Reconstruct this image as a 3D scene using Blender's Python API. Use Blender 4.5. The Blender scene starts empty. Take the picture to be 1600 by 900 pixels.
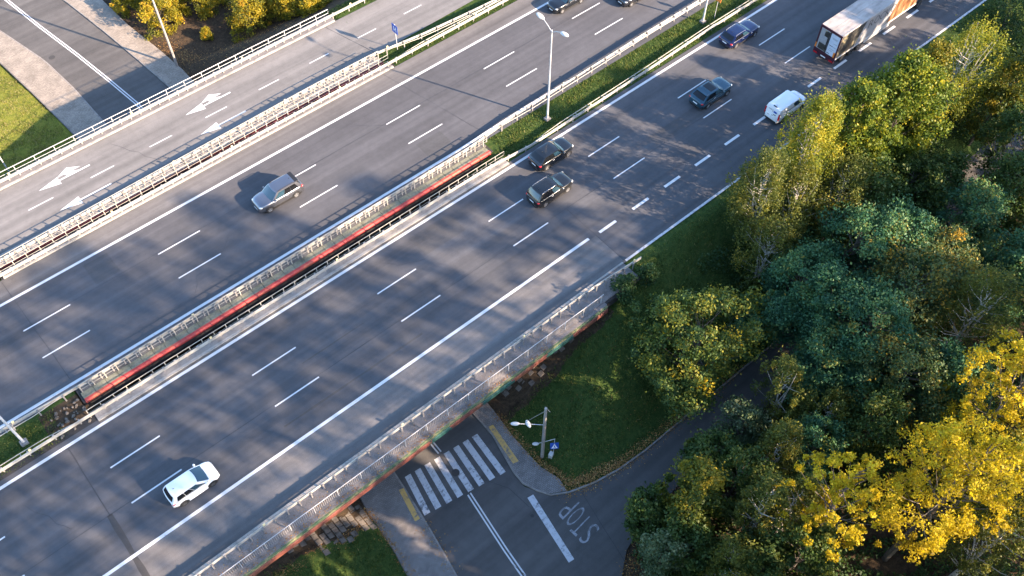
import bpy, math, random
import numpy as np
from mathutils import Vector, Matrix

scene = bpy.context.scene
C = scene.collection
R = math.radians

# ------------------------------------------------------------------ camera
FPX, TILT, ROLL, YAW, CAMH = 1456.43, 0.9587, 0.0136, 0.8524, 63.686
cam = bpy.data.cameras.new('camera')
cam_o = bpy.data.objects.new('camera', cam)
C.objects.link(cam_o)
_cy, _sy, _ct, _st = math.cos(YAW), math.sin(YAW), math.cos(TILT), math.sin(TILT)
_fw = Vector((_cy * _ct, _sy * _ct, -_st))
_rt = Vector((_sy, -_cy, 0))
_up = _rt.cross(_fw)
_r2 = _rt * math.cos(ROLL) + _up * math.sin(ROLL)
_u2 = _up * math.cos(ROLL) - _rt * math.sin(ROLL)
cam_o.matrix_world = Matrix(((_r2.x, _u2.x, -_fw.x, 0), (_r2.y, _u2.y, -_fw.y, 0), (_r2.z, _u2.z, -_fw.z, CAMH), (0, 0, 0, 1)))
cam.sensor_fit = 'HORIZONTAL'
cam.sensor_width = 36
cam.lens = 36 * FPX / 1600
cam.clip_start = 0.5
cam.clip_end = 6000
scene.camera = cam_o

# ------------------------------------------------------------------ sky, sun, exposure
TO_SUN = Vector((0.98, -2.03, 1.0)).normalized()
SUN_EL = math.asin(TO_SUN.z)
world = bpy.data.worlds.new('World')
scene.world = world
world.use_nodes = True
wn = world.node_tree
sky = wn.nodes.new('ShaderNodeTexSky')
sky.sky_type = 'NISHITA'
sky.sun_disc = False
sky.sun_elevation = SUN_EL
sky.sun_rotation = math.atan2(TO_SUN.x, TO_SUN.y)
sky.dust_density = 0.8
sky.ozone_density = 3.0
wn.links.new(sky.outputs[0], wn.nodes['Background'].inputs[0])
wn.nodes['Background'].inputs[1].default_value = 0.125
sun = bpy.data.lights.new('sun', 'SUN')
sun.energy = 4.5
sun.angle = R(0.65)
sun.color = (1.0, 0.76, 0.55)
sun_o = bpy.data.objects.new('sun', sun)
C.objects.link(sun_o)
sun_o.rotation_euler = (-TO_SUN).to_track_quat('-Z', 'Y').to_euler()
scene.view_settings.view_transform = 'Standard'
scene.view_settings.look = 'None'
scene.view_settings.gamma = 1.0
scene.view_settings.use_curve_mapping = False
scene.view_settings.exposure = 2.3
scene.cycles.max_bounces = 6
scene.cycles.transparent_max_bounces = 4


# ------------------------------------------------------------------ helpers
def tag(o, label=None, cat=None, group=None, kind=None):
    if label: o['label'] = label
    if cat: o['category'] = cat
    if group: o['group'] = group
    if kind: o['kind'] = kind
    return o


def empty(name, loc=(0, 0, 0), rz=0.0):
    o = bpy.data.objects.new(name, None)
    o.location = loc
    o.rotation_euler = (0, 0, rz)
    o.empty_display_size = 0.2
    C.objects.link(o)
    return o


def put(name, mesh, parent=None, loc=(0, 0, 0), rz=0.0):
    o = bpy.data.objects.new(name, mesh)
    o.location = loc
    o.rotation_euler = (0, 0, rz)
    C.objects.link(o)
    if parent is not None: o.parent = parent
    return o


def children(o):
    return [c for c in bpy.data.objects if c.parent == o]


def copy_tree(o, parent=None, kids=None):
    c = o.copy()
    C.objects.link(c)
    c.parent = parent
    for ch in children(o): copy_tree(ch, c)
    return c


class MB:
    def __init__(s): s.v = []; s.f = []

    def face(s, pts):
        n = len(s.v); s.v += [tuple(p) for p in pts]; s.f.append(tuple(range(n, n + len(pts)))); return s

    def box(s, x0, x1, y0, y1, z0, z1):
        n = len(s.v)
        s.v += [(x0, y0, z0), (x1, y0, z0), (x1, y1, z0), (x0, y1, z0), (x0, y0, z1), (x1, y0, z1), (x1, y1, z1), (x0, y1, z1)]
        s.f += [tuple(n + i for i in q) for q in ((0, 3, 2, 1), (4, 5, 6, 7), (0, 1, 5, 4), (1, 2, 6, 5), (2, 3, 7, 6), (3, 0, 4, 7))]
        return s

    def bbox(s, x0, x1, y0, y1, z0, z1, b):           # box with bevelled vertical and top edges
        pts = []
        for (z, d) in ((z0, 0), (z1 - b, 0), (z1, b)):
            a0, a1, c0, c1 = x0 + d, x1 - d, y0 + d, y1 - d
            pts.append([(a0 + b, c0, z), (a1 - b, c0, z), (a1, c0 + b, z), (a1, c1 - b, z), (a1 - b, c1, z), (a0 + b, c1, z), (a0, c1 - b, z), (a0, c0 + b, z)])
        return s.loft(pts)

    def loft(s, rings, cap=True, closed=True):
        n = len(s.v); m = len(rings[0])
        for r in rings: s.v += [tuple(p) for p in r]
        for i in range(len(rings) - 1):
            for j in range(m if closed else m - 1):
                k = (j + 1) % m
                s.f.append((n + i * m + j, n + i * m + k, n + (i + 1) * m + k, n + (i + 1) * m + j))
        if cap:
            s.f.append(tuple(n + j for j in reversed(range(m))))
            s.f.append(tuple(n + (len(rings) - 1) * m + j for j in range(m)))
        return s

    def tube(s, pts, rad, n=6):
        pts = [Vector(p) for p in pts]
        if not isinstance(rad, (list, tuple)): rad = [rad] * len(pts)
        rings = []
        for i, p in enumerate(pts):
            d = (pts[min(i + 1, len(pts) - 1)] - pts[max(i - 1, 0)])
            d = d.normalized() if d.length > 1e-9 else Vector((0, 0, 1))
            a = d.cross(Vector((0, 0, 1)) if abs(d.z) < 0.9 else Vector((1, 0, 0))).normalized()
            b = d.cross(a)
            rings.append([p + (a * math.cos(t) + b * math.sin(t)) * rad[i] for t in [2 * math.pi * k / n for k in range(n)]])
        return s.loft(rings)

    def sweep(s, prof, pts):                          # closed (offset, z) profile along an XY polyline
        rings = []
        for i, p in enumerate(pts):
            a, b = pts[max(i - 1, 0)], pts[min(i + 1, len(pts) - 1)]
            d = Vector((b[0] - a[0], b[1] - a[1])).normalized()
            nx, ny = -d.y, d.x
            z0 = p[2] if len(p) > 2 else 0
            rings.append([(p[0] + nx * o, p[1] + ny * o, z0 + z) for o, z in prof])
        return s.loft(rings)

    def grid(s, fn, nu, nv):
        n = len(s.v)
        for i in range(nu + 1):
            for j in range(nv + 1): s.v.append(tuple(fn(i / nu, j / nv)))
        for i in range(nu):
            for j in range(nv):
                a = n + i * (nv + 1) + j
                s.f.append((a, a + nv + 1, a + nv + 2, a + 1))
        return s

    def mesh(s, name, mat, smooth=False):
        me = bpy.data.meshes.new(name)
        me.from_pydata(s.v, [], s.f)
        if mat: me.materials.append(mat)
        if smooth:
            me.polygons.foreach_set('use_smooth', [True] * len(me.polygons))
            if smooth != 'all':
                try: me.set_sharp_from_angle(angle=R(40))
                except Exception: pass
        me.update()
        return me

    def build(s, name, mat, parent=None, smooth=False, loc=(0, 0, 0), rz=0.0):
        return put(name, s.mesh(name, mat, smooth), parent, loc, rz)


# ------------------------------------------------------------------ materials
class NT:
    def __init__(s, name):
        s.m = bpy.data.materials.new(name); s.m.use_nodes = True
        s.t = s.m.node_tree; s.b = s.t.nodes['Principled BSDF']; s.out = s.t.nodes['Material Output']

    def n(s, typ, **kw):
        x = s.t.nodes.new('ShaderNode' + typ)
        for k, v in kw.items():
            if k.startswith('i_'):
                key = k[2:]
                x.inputs[int(key) if key.isdigit() else key].default_value = v
            else: setattr(x, k, v)
        return x

    def l(s, a, b): s.t.links.new(a, b)

    def pos(s, scale=(1, 1, 1), src='world'):
        g = s.n('NewGeometry').outputs['Position'] if src == 'world' else s.n('TexCoord').outputs['Object']
        mp = s.n('Mapping'); mp.inputs['Scale'].default_value = scale
        s.l(g, mp.inputs[0]); return mp.outputs[0]

    def noise(s, scale, vec=None, detail=4, rough=0.55):
        x = s.n('TexNoise'); x.inputs['Scale'].default_value = scale; x.inputs['Detail'].default_value = detail; x.inputs['Roughness'].default_value = rough
        s.l(vec or s.pos(), x.inputs['Vector']); return x.outputs['Fac']

    def ramp(s, fac, stops):
        x = s.n('ValToRGB'); e = x.color_ramp.elements
        while len(e) < len(stops): e.new(0.5)
        for i, (p, c) in enumerate(stops):
            e[i].position = p; e[i].color = (c[0], c[1], c[2], 1) if isinstance(c, (tuple, list)) else (c, c, c, 1)
        s.l(fac, x.inputs[0]); return x.outputs[0]

    def mix(s, fac, a, b, mode='MIX'):
        x = s.n('MixRGB', blend_type=mode)
        for i, v in ((0, fac), (1, a), (2, b)):
            if hasattr(v, 'node'): s.l(v, x.inputs[i])
            else: x.inputs[i].default_value = v if i == 0 else (v[0], v[1], v[2], 1)
        return x.outputs[0]

    def math(s, op, a, b=0.0):
        x = s.n('Math', operation=op)
        for i, v in ((0, a), (1, b)):
            if hasattr(v, 'node'): s.l(v, x.inputs[i])
            else: x.inputs[i].default_value = v
        return x.outputs[0]

    def bump(s, h, strength=0.3, dist=0.02):
        x = s.n('Bump'); x.inputs['Strength'].default_value = strength; x.inputs['Distance'].default_value = dist
        s.l(h, x.inputs['Height']); s.l(x.outputs[0], s.b.inputs['Normal'])

    def done(s, col, rough=0.6, metal=0.0, **kw):
        if hasattr(col, 'node'): s.l(col, s.b.inputs['Base Color'])
        else: s.b.inputs['Base Color'].default_value = (*col, 1)
        if hasattr(rough, 'node'): s.l(rough, s.b.inputs['Roughness'])
        else: s.b.inputs['Roughness'].default_value = rough
        s.b.inputs['Metallic'].default_value = metal
        for k, v in kw.items(): s.b.inputs[k.replace('_', ' ')].default_value = v
        return s.m


def plain(name, col, rough=0.5, metal=0.0, vary=0.15, scale=3.0, **kw):
    t = NT(name)
    f = t.noise(scale, detail=5, rough=0.6)
    c = t.ramp(f, [(0.3, tuple(x * (1 - vary) for x in col)), (0.7, tuple(min(1, x * (1 + vary)) for x in col))])
    return t.done(c, rough, metal, **kw)


def asphalt(name, base, streak=0.18, tint=(1.0, 0.965, 0.95)):
    t = NT(name)
    big = t.noise(0.14, detail=5)
    st = t.noise(1.0, t.pos((0.02, 1.5, 1)), detail=3)
    med = t.noise(1.4, detail=5, rough=0.7)
    fine = t.noise(38, detail=2)
    def k(v): return tuple(base * v * x for x in tint)
    c = t.ramp(big, [(0.3, k(0.86)), (0.7, k(1.12))])
    c = t.mix(1.0, c, t.ramp(st, [(0.3, 1 - streak), (0.7, 1.0 + streak * 0.4)]), 'MULTIPLY')
    st2 = t.noise(1.0, t.pos((0.008, 0.55, 1)), detail=2)
    c = t.mix(1.0, c, t.ramp(st2, [(0.35, 1 - streak * 0.9), (0.65, 1.0 + streak * 0.5)]), 'MULTIPLY')
    c = t.mix(1.0, c, t.ramp(med, [(0.28, 0.86), (0.55, 1.0), (0.75, 1.06)]), 'MULTIPLY')
    c = t.mix(1.0, c, t.ramp(fine, [(0.3, 0.78), (0.7, 1.22)]), 'MULTIPLY')
    t.bump(fine, 0.35, 0.01)
    return t.done(c, 0.85, Specular_IOR_Level=0.3)


def concrete(name, col, dirt=0.45, scale=1.2):
    t = NT(name)
    a = t.noise(scale, detail=8, rough=0.7)
    b = t.noise(scale * 9, detail=4)
    c = t.ramp(a, [(0.32, tuple(x * (1 - dirt) for x in col)), (0.5, col), (0.75, tuple(min(1, x * 1.15) for x in col))])
    c = t.mix(1.0, c, t.ramp(b, [(0.3, 0.75), (0.65, 1.08)]), 'MULTIPLY')
    t.bump(b, 0.3, 0.02)
    return t.done(c, 0.88, Specular_IOR_Level=0.25)


def paint_line(name, col=(0.58, 0.58, 0.58), worn=0.36):
    t = NT(name)
    a = t.noise(2.6, t.pos((1, 1.6, 1)), detail=9, rough=0.72)
    b = t.noise(0.9, detail=3)
    w = t.math('MULTIPLY', t.ramp(a, [(worn - 0.05, 1.0), (worn + 0.04, 0.0)]), t.ramp(b, [(0.35, 0.3), (0.65, 1.0)]))
    c = t.mix(w, col, (0.14, 0.135, 0.135))
    return t.done(c, 0.65)


M = {}
M['asphalt'] = asphalt('asphalt_carriageway', 0.086, 0.2, (0.96, 0.975, 1.05))
M['asphalt_left'] = asphalt('asphalt_left_carriageway', 0.092, 0.2, (0.97, 0.97, 1.04))
M['asphalt_shoulder'] = asphalt('asphalt_shoulder', 0.135, 0.24, (1.0, 0.955, 0.94))
M['asphalt_ramp'] = asphalt('asphalt_ramp', 0.17, 0.2, (1.0, 0.955, 0.915))
M['asphalt_low'] = asphalt('asphalt_lower_road', 0.098, 0.18, (1.02, 0.965, 0.92))
M['asphalt_patch'] = asphalt('asphalt_patch', 0.055, 0.05)
M['tar'] = plain('tar', (0.03, 0.03, 0.032), 0.5)
M['line'] = paint_line('road_paint')
M['line_worn'] = paint_line('road_paint_worn', (0.50, 0.50, 0.51), 0.45)
M['line_faded'] = paint_line('road_paint_faded', (0.32, 0.32, 0.335), 0.52)
M['line_yellow'] = paint_line('tactile_yellow', (0.55, 0.34, 0.10), 0.44)
M['concrete'] = concrete('concrete', (0.25, 0.23, 0.21))
M['concrete_light'] = concrete('concrete_light', (0.34, 0.32, 0.29), 0.4)
M['concrete_dark'] = concrete('concrete_dark', (0.13, 0.12, 0.11), 0.5)
M['deck'] = concrete('shade_dark_deck_concrete', (0.045, 0.042, 0.04), 0.5)  # near-black base colour stands in for the deep shade in the median gap
M['slab'] = concrete('mossy_slab', (0.19, 0.185, 0.135), 0.45, 0.7)
M['steel'] = plain('galvanised_steel', (0.34, 0.32, 0.275), 0.6, 0.1, 0.3, 1.5)
M['steel_dark'] = plain('weathered_steel', (0.30, 0.28, 0.26), 0.6, 0.2, 0.25, 4)
M['pipe'] = plain('painted_pipe', (0.50, 0.50, 0.50), 0.4, 0.1, 0.12)
M['reflector'] = plain('reflector_amber', (0.75, 0.62, 0.32), 0.4)
M['wood_pole'] = plain('pole_wood', (0.26, 0.24, 0.22), 0.85, 0, 0.3, 6)
M['lamp_white'] = plain('lamp_white', (0.50, 0.50, 0.48), 0.35, 0, 0.05)
M['black'] = plain('black_plastic', (0.012, 0.012, 0.013), 0.55)
M['rubber'] = plain('rubber', (0.018, 0.018, 0.018), 0.8)
M['alloy'] = plain('alloy', (0.55, 0.55, 0.55), 0.3, 0.7, 0.05)
M['hub_dark'] = plain('hub_dark', (0.10, 0.10, 0.10), 0.5, 0.3)
M['glass'] = NT('car_glass').done((0.02, 0.05, 0.07), 0.04, 0.0, Specular_IOR_Level=0.9)
M['glass_dark'] = NT('privacy_glass').done((0.006, 0.007, 0.008), 0.06, 0.0, Specular_IOR_Level=0.6)
M['tail'] = NT('tail_lamp').done((0.45, 0.012, 0.02), 0.15)
M['head'] = NT('head_lamp').done((0.75, 0.78, 0.80), 0.08, 0.2)
M['plate'] = NT('number_plate').done((0.72, 0.73, 0.74), 0.4)
M['chrome'] = NT('chrome').done((0.75, 0.75, 0.76), 0.15, 0.9)
M['blue_sign'] = plain('sign_blue', (0.01, 0.07, 0.36), 0.4, 0, 0.08)
M['sign_white'] = plain('sign_white', (0.8, 0.8, 0.8), 0.4, 0, 0.05)
M['orange_sign'] = plain('sign_orange', (0.62, 0.20, 0.04), 0.4)
M['bark'] = plain('bark', (0.10, 0.085, 0.07), 0.9, 0, 0.4, 5)


def _red():
    t = NT('red_fascia_paint')
    p = t.pos((0.5, 1, 1)); a = t.noise(1.0, p, detail=5, rough=0.65); b = t.noise(7, detail=5)
    c = t.ramp(a, [(0.3, (0.30, 0.03, 0.028)), (0.52, (0.42, 0.05, 0.042)), (0.7, (0.44, 0.13, 0.06))])
    c = t.mix(1.0, c, t.ramp(b, [(0.25, 0.7), (0.6, 1.05)]), 'MULTIPLY')
    return t.done(c, 0.6)


def _graffiti():                                        # red edge beam with teal sprayed patches
    t = NT('painted_edge_beam')
    g = t.n('NewGeometry'); sp = t.n('SeparateXYZ'); t.l(g.outputs['Position'], sp.inputs[0])
    x = t.math('ADD', sp.outputs[0], t.math('MULTIPLY', t.noise(2.5), 1.6))
    def band(a, b): return t.math('MULTIPLY', t.math('GREATER_THAN', x, a), t.math('LESS_THAN', x, b))
    m = t.math('MAXIMUM', band(16.6, 18.6), t.math('MAXIMUM', band(21.6, 24.8), band(28.4, 31.2)))
    a = t.noise(0.7, detail=5)
    red = t.ramp(a, [(0.3, (0.13, 0.045, 0.035)), (0.5, (0.22, 0.065, 0.045)), (0.68, (0.30, 0.12, 0.06))])
    teal = t.ramp(t.noise(3), [(0.3, (0.015, 0.07, 0.06)), (0.7, (0.03, 0.12, 0.10))])
    c = t.mix(m, red, teal)
    c = t.mix(1.0, c, t.ramp(t.noise(8, detail=5), [(0.25, 0.6), (0.6, 1.08)]), 'MULTIPLY')
    return t.done(c, 0.7)


def _greenband():
    t = NT('green_band')
    a = t.noise(2.2, detail=6, rough=0.7)
    c = t.ramp(a, [(0.34, (0.05, 0.10, 0.055)), (0.5, (0.10, 0.15, 0.08)), (0.6, (0.30, 0.24, 0.12)), (0.72, (0.40, 0.37, 0.30))])
    return t.done(c, 0.8)


M['red'] = _red(); M['graffiti'] = _graffiti(); M['greenband'] = _greenband()


def _walk():
    t = NT('walkway_concrete_litter')
    a = t.noise(1.3, detail=7, rough=0.7); b = t.noise(11, detail=4); v = t.noise(5, detail=6, rough=0.8)
    c = t.ramp(a, [(0.3, (0.10, 0.092, 0.088)), (0.5, (0.165, 0.15, 0.142)), (0.75, (0.23, 0.205, 0.195))])
    c = t.mix(t.ramp(v, [(0.60, 0.0), (0.68, 0.7)]), c, (0.20, 0.10, 0.055))
    c = t.mix(1.0, c, t.ramp(b, [(0.3, 0.7), (0.65, 1.1)]), 'MULTIPLY')
    return t.done(c, 0.9)


M['walk'] = _walk()


def _paver(name, col, sx, sy, rot=0.0):
    t = NT(name)
    g = t.n('NewGeometry'); mp = t.n('Mapping'); mp.inputs['Rotation'].default_value = (0, 0, rot); t.l(g.outputs['Position'], mp.inputs[0])
    br = t.n('TexBrick'); br.inputs['Scale'].default_value = 1.0
    br.inputs['Brick Width'].default_value = sx; br.inputs['Row Height'].default_value = sy; br.inputs['Mortar Size'].default_value = 0.012
    br.inputs['Color1'].default_value = (*col, 1); br.inputs['Color2'].default_value = (*[x * 0.72 for x in col], 1); br.inputs['Mortar'].default_value = (*[x * 0.35 for x in col], 1)
    t.l(mp.outputs[0], br.inputs[0])
    c = t.mix(1.0, br.outputs[0], t.ramp(t.noise(0.9, detail=6), [(0.3, 0.75), (0.7, 1.15)]), 'MULTIPLY')
    t.bump(br.outputs[1], -0.4, 0.01)
    return t.done(c, 0.9)


M['paver'] = _paver('pavement_blocks', (0.24, 0.22, 0.205), 0.24, 0.13, 0.12)
M['paver_light'] = _paver('pavement_blocks_light', (0.34, 0.29, 0.235), 0.22, 0.11, 0.0)
M['stone'] = concrete('slope_stone', (0.155, 0.135, 0.115), 0.6, 1.6)


def _ground():
    t = NT('ground_soil_and_grass')
    a = t.noise(0.35, detail=7, rough=0.65); b = t.noise(3.0, detail=6, rough=0.7); f = t.noise(22, detail=3)
    grass = t.ramp(b, [(0.28, (0.022, 0.042, 0.012)), (0.5, (0.042, 0.075, 0.018)), (0.72, (0.085, 0.10, 0.028))])
    soil = t.ramp(b, [(0.3, (0.035, 0.026, 0.018)), (0.55, (0.075, 0.053, 0.034)), (0.75, (0.13, 0.085, 0.045))])
    g = t.n('NewGeometry'); sp = t.n('SeparateXYZ'); t.l(g.outputs['Position'], sp.inputs[0])
    x, y = sp.outputs[0], sp.outputs[1]
    wob = t.math('MULTIPLY', t.math('SUBTRACT', a, 0.5), 9.0)
    wood = t.math('LESS_THAN', t.math('ADD', y, wob), 16.5)                       # leaf mould below the trees
    shrub = t.math('MULTIPLY', t.math('GREATER_THAN', t.math('ADD', x, wob), 23.5), t.math('GREATER_THAN', y, 73.2))
    shrub = t.math('MULTIPLY', shrub, t.math('LESS_THAN', t.math('ADD', t.math('ADD', x, wob), t.math('MULTIPLY', y, 0.25)), 66.0))
    dirt = t.math('MULTIPLY', t.math('LESS_THAN', t.math('ABSOLUTE', t.math('ADD', x, 3.9 )), 1.9), t.math('LESS_THAN', t.math('ABSOLUTE', t.math('SUBTRACT', y, 46.2)), 1.6))
    und = t.math('MULTIPLY', t.math('GREATER_THAN', t.math('ADD', y, t.math('MULTIPLY', wob, 0.25)), 26.9), t.math('MULTIPLY', t.math('GREATER_THAN', x, -2.2), t.math('LESS_THAN', x, 35.0)))
    m = t.math('MAXIMUM', t.math('MAXIMUM', wood, shrub), t.math('MAXIMUM', dirt, und))
    m = t.math('MAXIMUM', m, t.ramp(a, [(0.64, 0.0), (0.74, 0.6)]))
    lawn = t.math('MULTIPLY', t.math('LESS_THAN', x, 12.0), t.math('GREATER_THAN', y, 72.6))
    grass = t.mix(lawn, grass, t.ramp(b, [(0.28, (0.10, 0.14, 0.016)), (0.5, (0.19, 0.22, 0.025)), (0.72, (0.28, 0.26, 0.035))]))  # upper left grass painted brighter and yellower to stand in for sunlight
    m = t.math('MULTIPLY', m, t.math('SUBTRACT', 1.0, t.math('MULTIPLY', lawn, 0.7)))
    c = t.mix(m, grass, soil)
    c = t.mix(1.0, c, t.ramp(f, [(0.3, 0.65), (0.7, 1.25)]), 'MULTIPLY')
    t.bump(f, 0.8, 0.08)
    return t.done(c, 0.95, Specular_IOR_Level=0.1)


M['ground'] = _ground()


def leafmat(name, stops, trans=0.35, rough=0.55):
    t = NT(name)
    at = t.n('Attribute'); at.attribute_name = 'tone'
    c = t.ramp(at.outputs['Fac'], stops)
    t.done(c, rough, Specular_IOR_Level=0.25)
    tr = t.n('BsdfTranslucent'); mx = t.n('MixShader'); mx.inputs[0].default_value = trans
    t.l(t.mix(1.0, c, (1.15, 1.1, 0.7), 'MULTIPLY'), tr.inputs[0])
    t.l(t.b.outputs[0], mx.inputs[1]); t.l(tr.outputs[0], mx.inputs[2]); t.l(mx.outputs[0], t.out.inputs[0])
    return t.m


M['grassblade'] = leafmat('grass_blades', [(0.0, (0.026, 0.050, 0.012)), (0.45, (0.052, 0.092, 0.018)), (0.8, (0.13, 0.15, 0.03)), (1.0, (0.26, 0.23, 0.09))], 0.3)
M['litter'] = leafmat('fallen_leaves', [(0.0, (0.10, 0.05, 0.022)), (0.5, (0.28, 0.13, 0.04)), (0.8, (0.42, 0.24, 0.06)), (1.0, (0.5, 0.36, 0.16))], 0.1)
LEAF = {
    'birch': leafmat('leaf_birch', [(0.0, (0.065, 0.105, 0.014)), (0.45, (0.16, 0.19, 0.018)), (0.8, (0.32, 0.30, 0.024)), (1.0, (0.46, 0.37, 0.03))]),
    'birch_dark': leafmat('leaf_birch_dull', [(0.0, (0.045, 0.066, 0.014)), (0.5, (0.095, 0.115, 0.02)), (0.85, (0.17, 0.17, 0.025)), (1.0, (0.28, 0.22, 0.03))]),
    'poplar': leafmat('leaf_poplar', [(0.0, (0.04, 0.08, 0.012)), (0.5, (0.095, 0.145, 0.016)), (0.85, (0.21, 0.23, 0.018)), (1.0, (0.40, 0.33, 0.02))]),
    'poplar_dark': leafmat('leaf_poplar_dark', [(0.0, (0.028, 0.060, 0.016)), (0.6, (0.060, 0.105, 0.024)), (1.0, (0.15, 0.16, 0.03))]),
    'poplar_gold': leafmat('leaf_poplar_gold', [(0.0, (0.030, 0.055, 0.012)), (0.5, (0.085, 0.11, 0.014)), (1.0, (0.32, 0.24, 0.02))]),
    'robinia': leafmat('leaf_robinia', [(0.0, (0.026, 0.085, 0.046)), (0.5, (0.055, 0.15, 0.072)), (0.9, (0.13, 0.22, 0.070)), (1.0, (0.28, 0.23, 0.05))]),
    'robinia_gold': leafmat('leaf_robinia_gold', [(0.0, (0.035, 0.075, 0.035)), (0.5, (0.08, 0.135, 0.05)), (0.8, (0.18, 0.17, 0.04)), (1.0, (0.40, 0.25, 0.03))]),
    'goldgreen': leafmat('leaf_gold_green', [(0.0, (0.04, 0.085, 0.030)), (0.5, (0.095, 0.145, 0.030)), (0.8, (0.26, 0.24, 0.028)), (1.0, (0.50, 0.36, 0.02))]),
    'willow': leafmat('leaf_willow', [(0.0, (0.045, 0.085, 0.042)), (0.6, (0.10, 0.15, 0.07)), (1.0, (0.28, 0.30, 0.16))]),
    'maple': leafmat('leaf_maple', [(0.0, (0.20, 0.16, 0.013)), (0.35, (0.40, 0.315, 0.017)), (0.8, (0.56, 0.455, 0.025)), (1.0, (0.64, 0.55, 0.055))], 0.58),
    'shrub': leafmat('leaf_shrub', [(0.0, (0.022, 0.055, 0.020)), (0.6, (0.05, 0.10, 0.028)), (1.0, (0.12, 0.15, 0.03))]),
    'shrub_gold': leafmat('leaf_shrub_gold', [(0.0, (0.07, 0.085, 0.012)), (0.4, (0.20, 0.18, 0.014)), (0.8, (0.40, 0.29, 0.016)), (1.0, (0.50, 0.27, 0.03))]),
}


def _birchbark():
    t = NT('birch_bark')
    a = t.noise(3, t.pos((2, 2, 9)), detail=4)
    return t.done(t.ramp(a, [(0.36, (0.10, 0.09, 0.08)), (0.46, (0.46, 0.43, 0.38)), (0.7, (0.58, 0.54, 0.48))]), 0.8)


M['birchbark'] = _birchbark()


# ------------------------------------------------------------------ the lie of the land
LOW = -6.0


def low_cx(y):                                          # centre line of the road below the bridges
    return float(np.interp(y, [-60, 0, 18.7, 24, 28, 34, 75, 80.5, 85.7, 91.7, 99, 105.7, 130], [8.5, 14.0, 15.97, 16.7, 17.1, 17.3, 17.5, 17.4, 16.8, 16.0, 14.85, 13.96, 10.0]))


def ground_z(x, y):
    hw = 0.0
    if y < 28.3: hw = -(28.3 - y) / 1.5
    if y > 72.7: hw = -(y - 72.7) / (1.6 if x > 15 else 7.0)
    dx = abs(x - low_cx(y))
    cor = -6.1 + max(0.0, dx - 6.9) / 2.3
    if 27.4 < y < 72.6 and (x < -2.7 or x > 38.3): cor = 0.0
    z = min(hw, cor)
    if y < 18.4 or (y > 83 and x > 15): z = min(z, -6.1)
    return max(-6.12, min(z, -0.05))


xs = sorted(set([-2500, -900, -400, -200, -120, -80, -55, -40] + [float(v) for v in np.arange(-30, 112, 0.75)] + [-3.0, -2.72, -2.68, 38.28, 38.32, 38.6] + [120, 140, 180, 260, 420, 900, 2500]))
ys = sorted(set([-2500, -900, -400, -200, -120, -80, -55, -40] + [float(v) for v in np.arange(-30, 112, 0.75)] + [27.38, 27.42, 28.3, 72.58, 72.62] + [120, 140, 180, 260, 420, 900, 2500]))
rng = np.random.default_rng(5)
g = MB()
for x in xs:
    for y in ys:
        z = ground_z(x, y)
        if z > -6.09 and z < -0.06: z += float(rng.normal(0, 0.05))
        g.v.append((x, y, z))
ny = len(ys)
for i in range(len(xs) - 1):
    for j in range(ny - 1):
        a = i * ny + j
        g.f.append((a, a + ny, a + ny + 1, a + 1))
tag(g.build('ground', M['ground'], smooth='all'), kind='structure')


# ------------------------------------------------------------------ roads
def strip(edge_a, edge_b, z, dz=None):
    m = MB()
    for i in range(len(edge_a) - 1):
        m.face([(*edge_a[i], z), (*edge_a[i + 1], z), (*edge_b[i + 1], z), (*edge_b[i], z)])
    return m


def flat(x0, x1, y0, y1, z):
    return MB().face([(x0, y0, z), (x1, y0, z), (x1, y1, z), (x0, y1, z)])


XA, XB = -420, 620
road_r = tag(flat(XA, XB, 29.45, 44.62, 0.0).build('road', M['asphalt']), kind='structure')
road_l = tag(flat(XA, XB, 48.15, 61.78, 0.0).build('road', M['asphalt_left']), kind='structure')
ramp = tag(strip([(XA, 64.1), (36, 64.4), (50.7, 64.8), (80, 64.4), (XB, 64.4)], [(XA, 71.4), (36, 71.42), (50.7, 71.36), (80, 71.3), (XB, 71.3)], 0.0).build('ramp_road', M['asphalt_ramp']), kind='structure')
flat(XA, XB, 59.47, 61.74, 0.004).build('hard_shoulder', M['asphalt_shoulder'], road_l)
flat(XA, 38.6, 29.5, 33.18, 0.004).build('hard_shoulder', M['asphalt_shoulder'], road_r)

Z1 = 0.008
dash_me = flat(0, 4.0, -0.06, 0.06, 0).mesh('lane_dash', M['line'])
for (rd, y, ph) in ((road_r, 36.94, -3.6), (road_r, 40.41, -3.5), (road_l, 52.45, -3.25), (road_l, 55.81, -3.35)):
    for k in range(-2, 10): put('lane_dash', dash_me, rd, (ph + 12 * k, y, Z1))
short_me = flat(0, 2.0, -0.13, 0.13, 0).mesh('short_dash', M['line'])
for k in range(0, 15): put('short_dash', short_me, road_r, (39.1 + 4.06 * k, 33.24, Z1))
rdash_me = flat(0, 2.3, -0.055, 0.055, 0).mesh('lane_dash', M['line'])
for k in range(-1, 12): put('lane_dash', rdash_me, ramp, (2.3 + 5.9 * k, 67.55 + 0.025 * k, Z1))
flat(-100, 37.9, 33.2, 33.46, Z1).build('edge_line', M['line'], road_r)
flat(-100, 220, 43.94, 44.2, Z1).build('edge_line', M['line'], road_r)
flat(38.7, 220, 29.46, 29.68, Z1).build('edge_line', M['line_worn'], road_r)
flat(-100, 220, 59.25, 59.5, Z1).build('edge_line', M['line'], road_l)
strip([(-100, 48.58), (36, 48.66), (44, 48.9), (220, 49.1)], [(-100, 48.84), (36, 48.92), (44, 49.16), (220, 49.36)], Z1).build('edge_line', M['line'], road_l)


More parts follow.
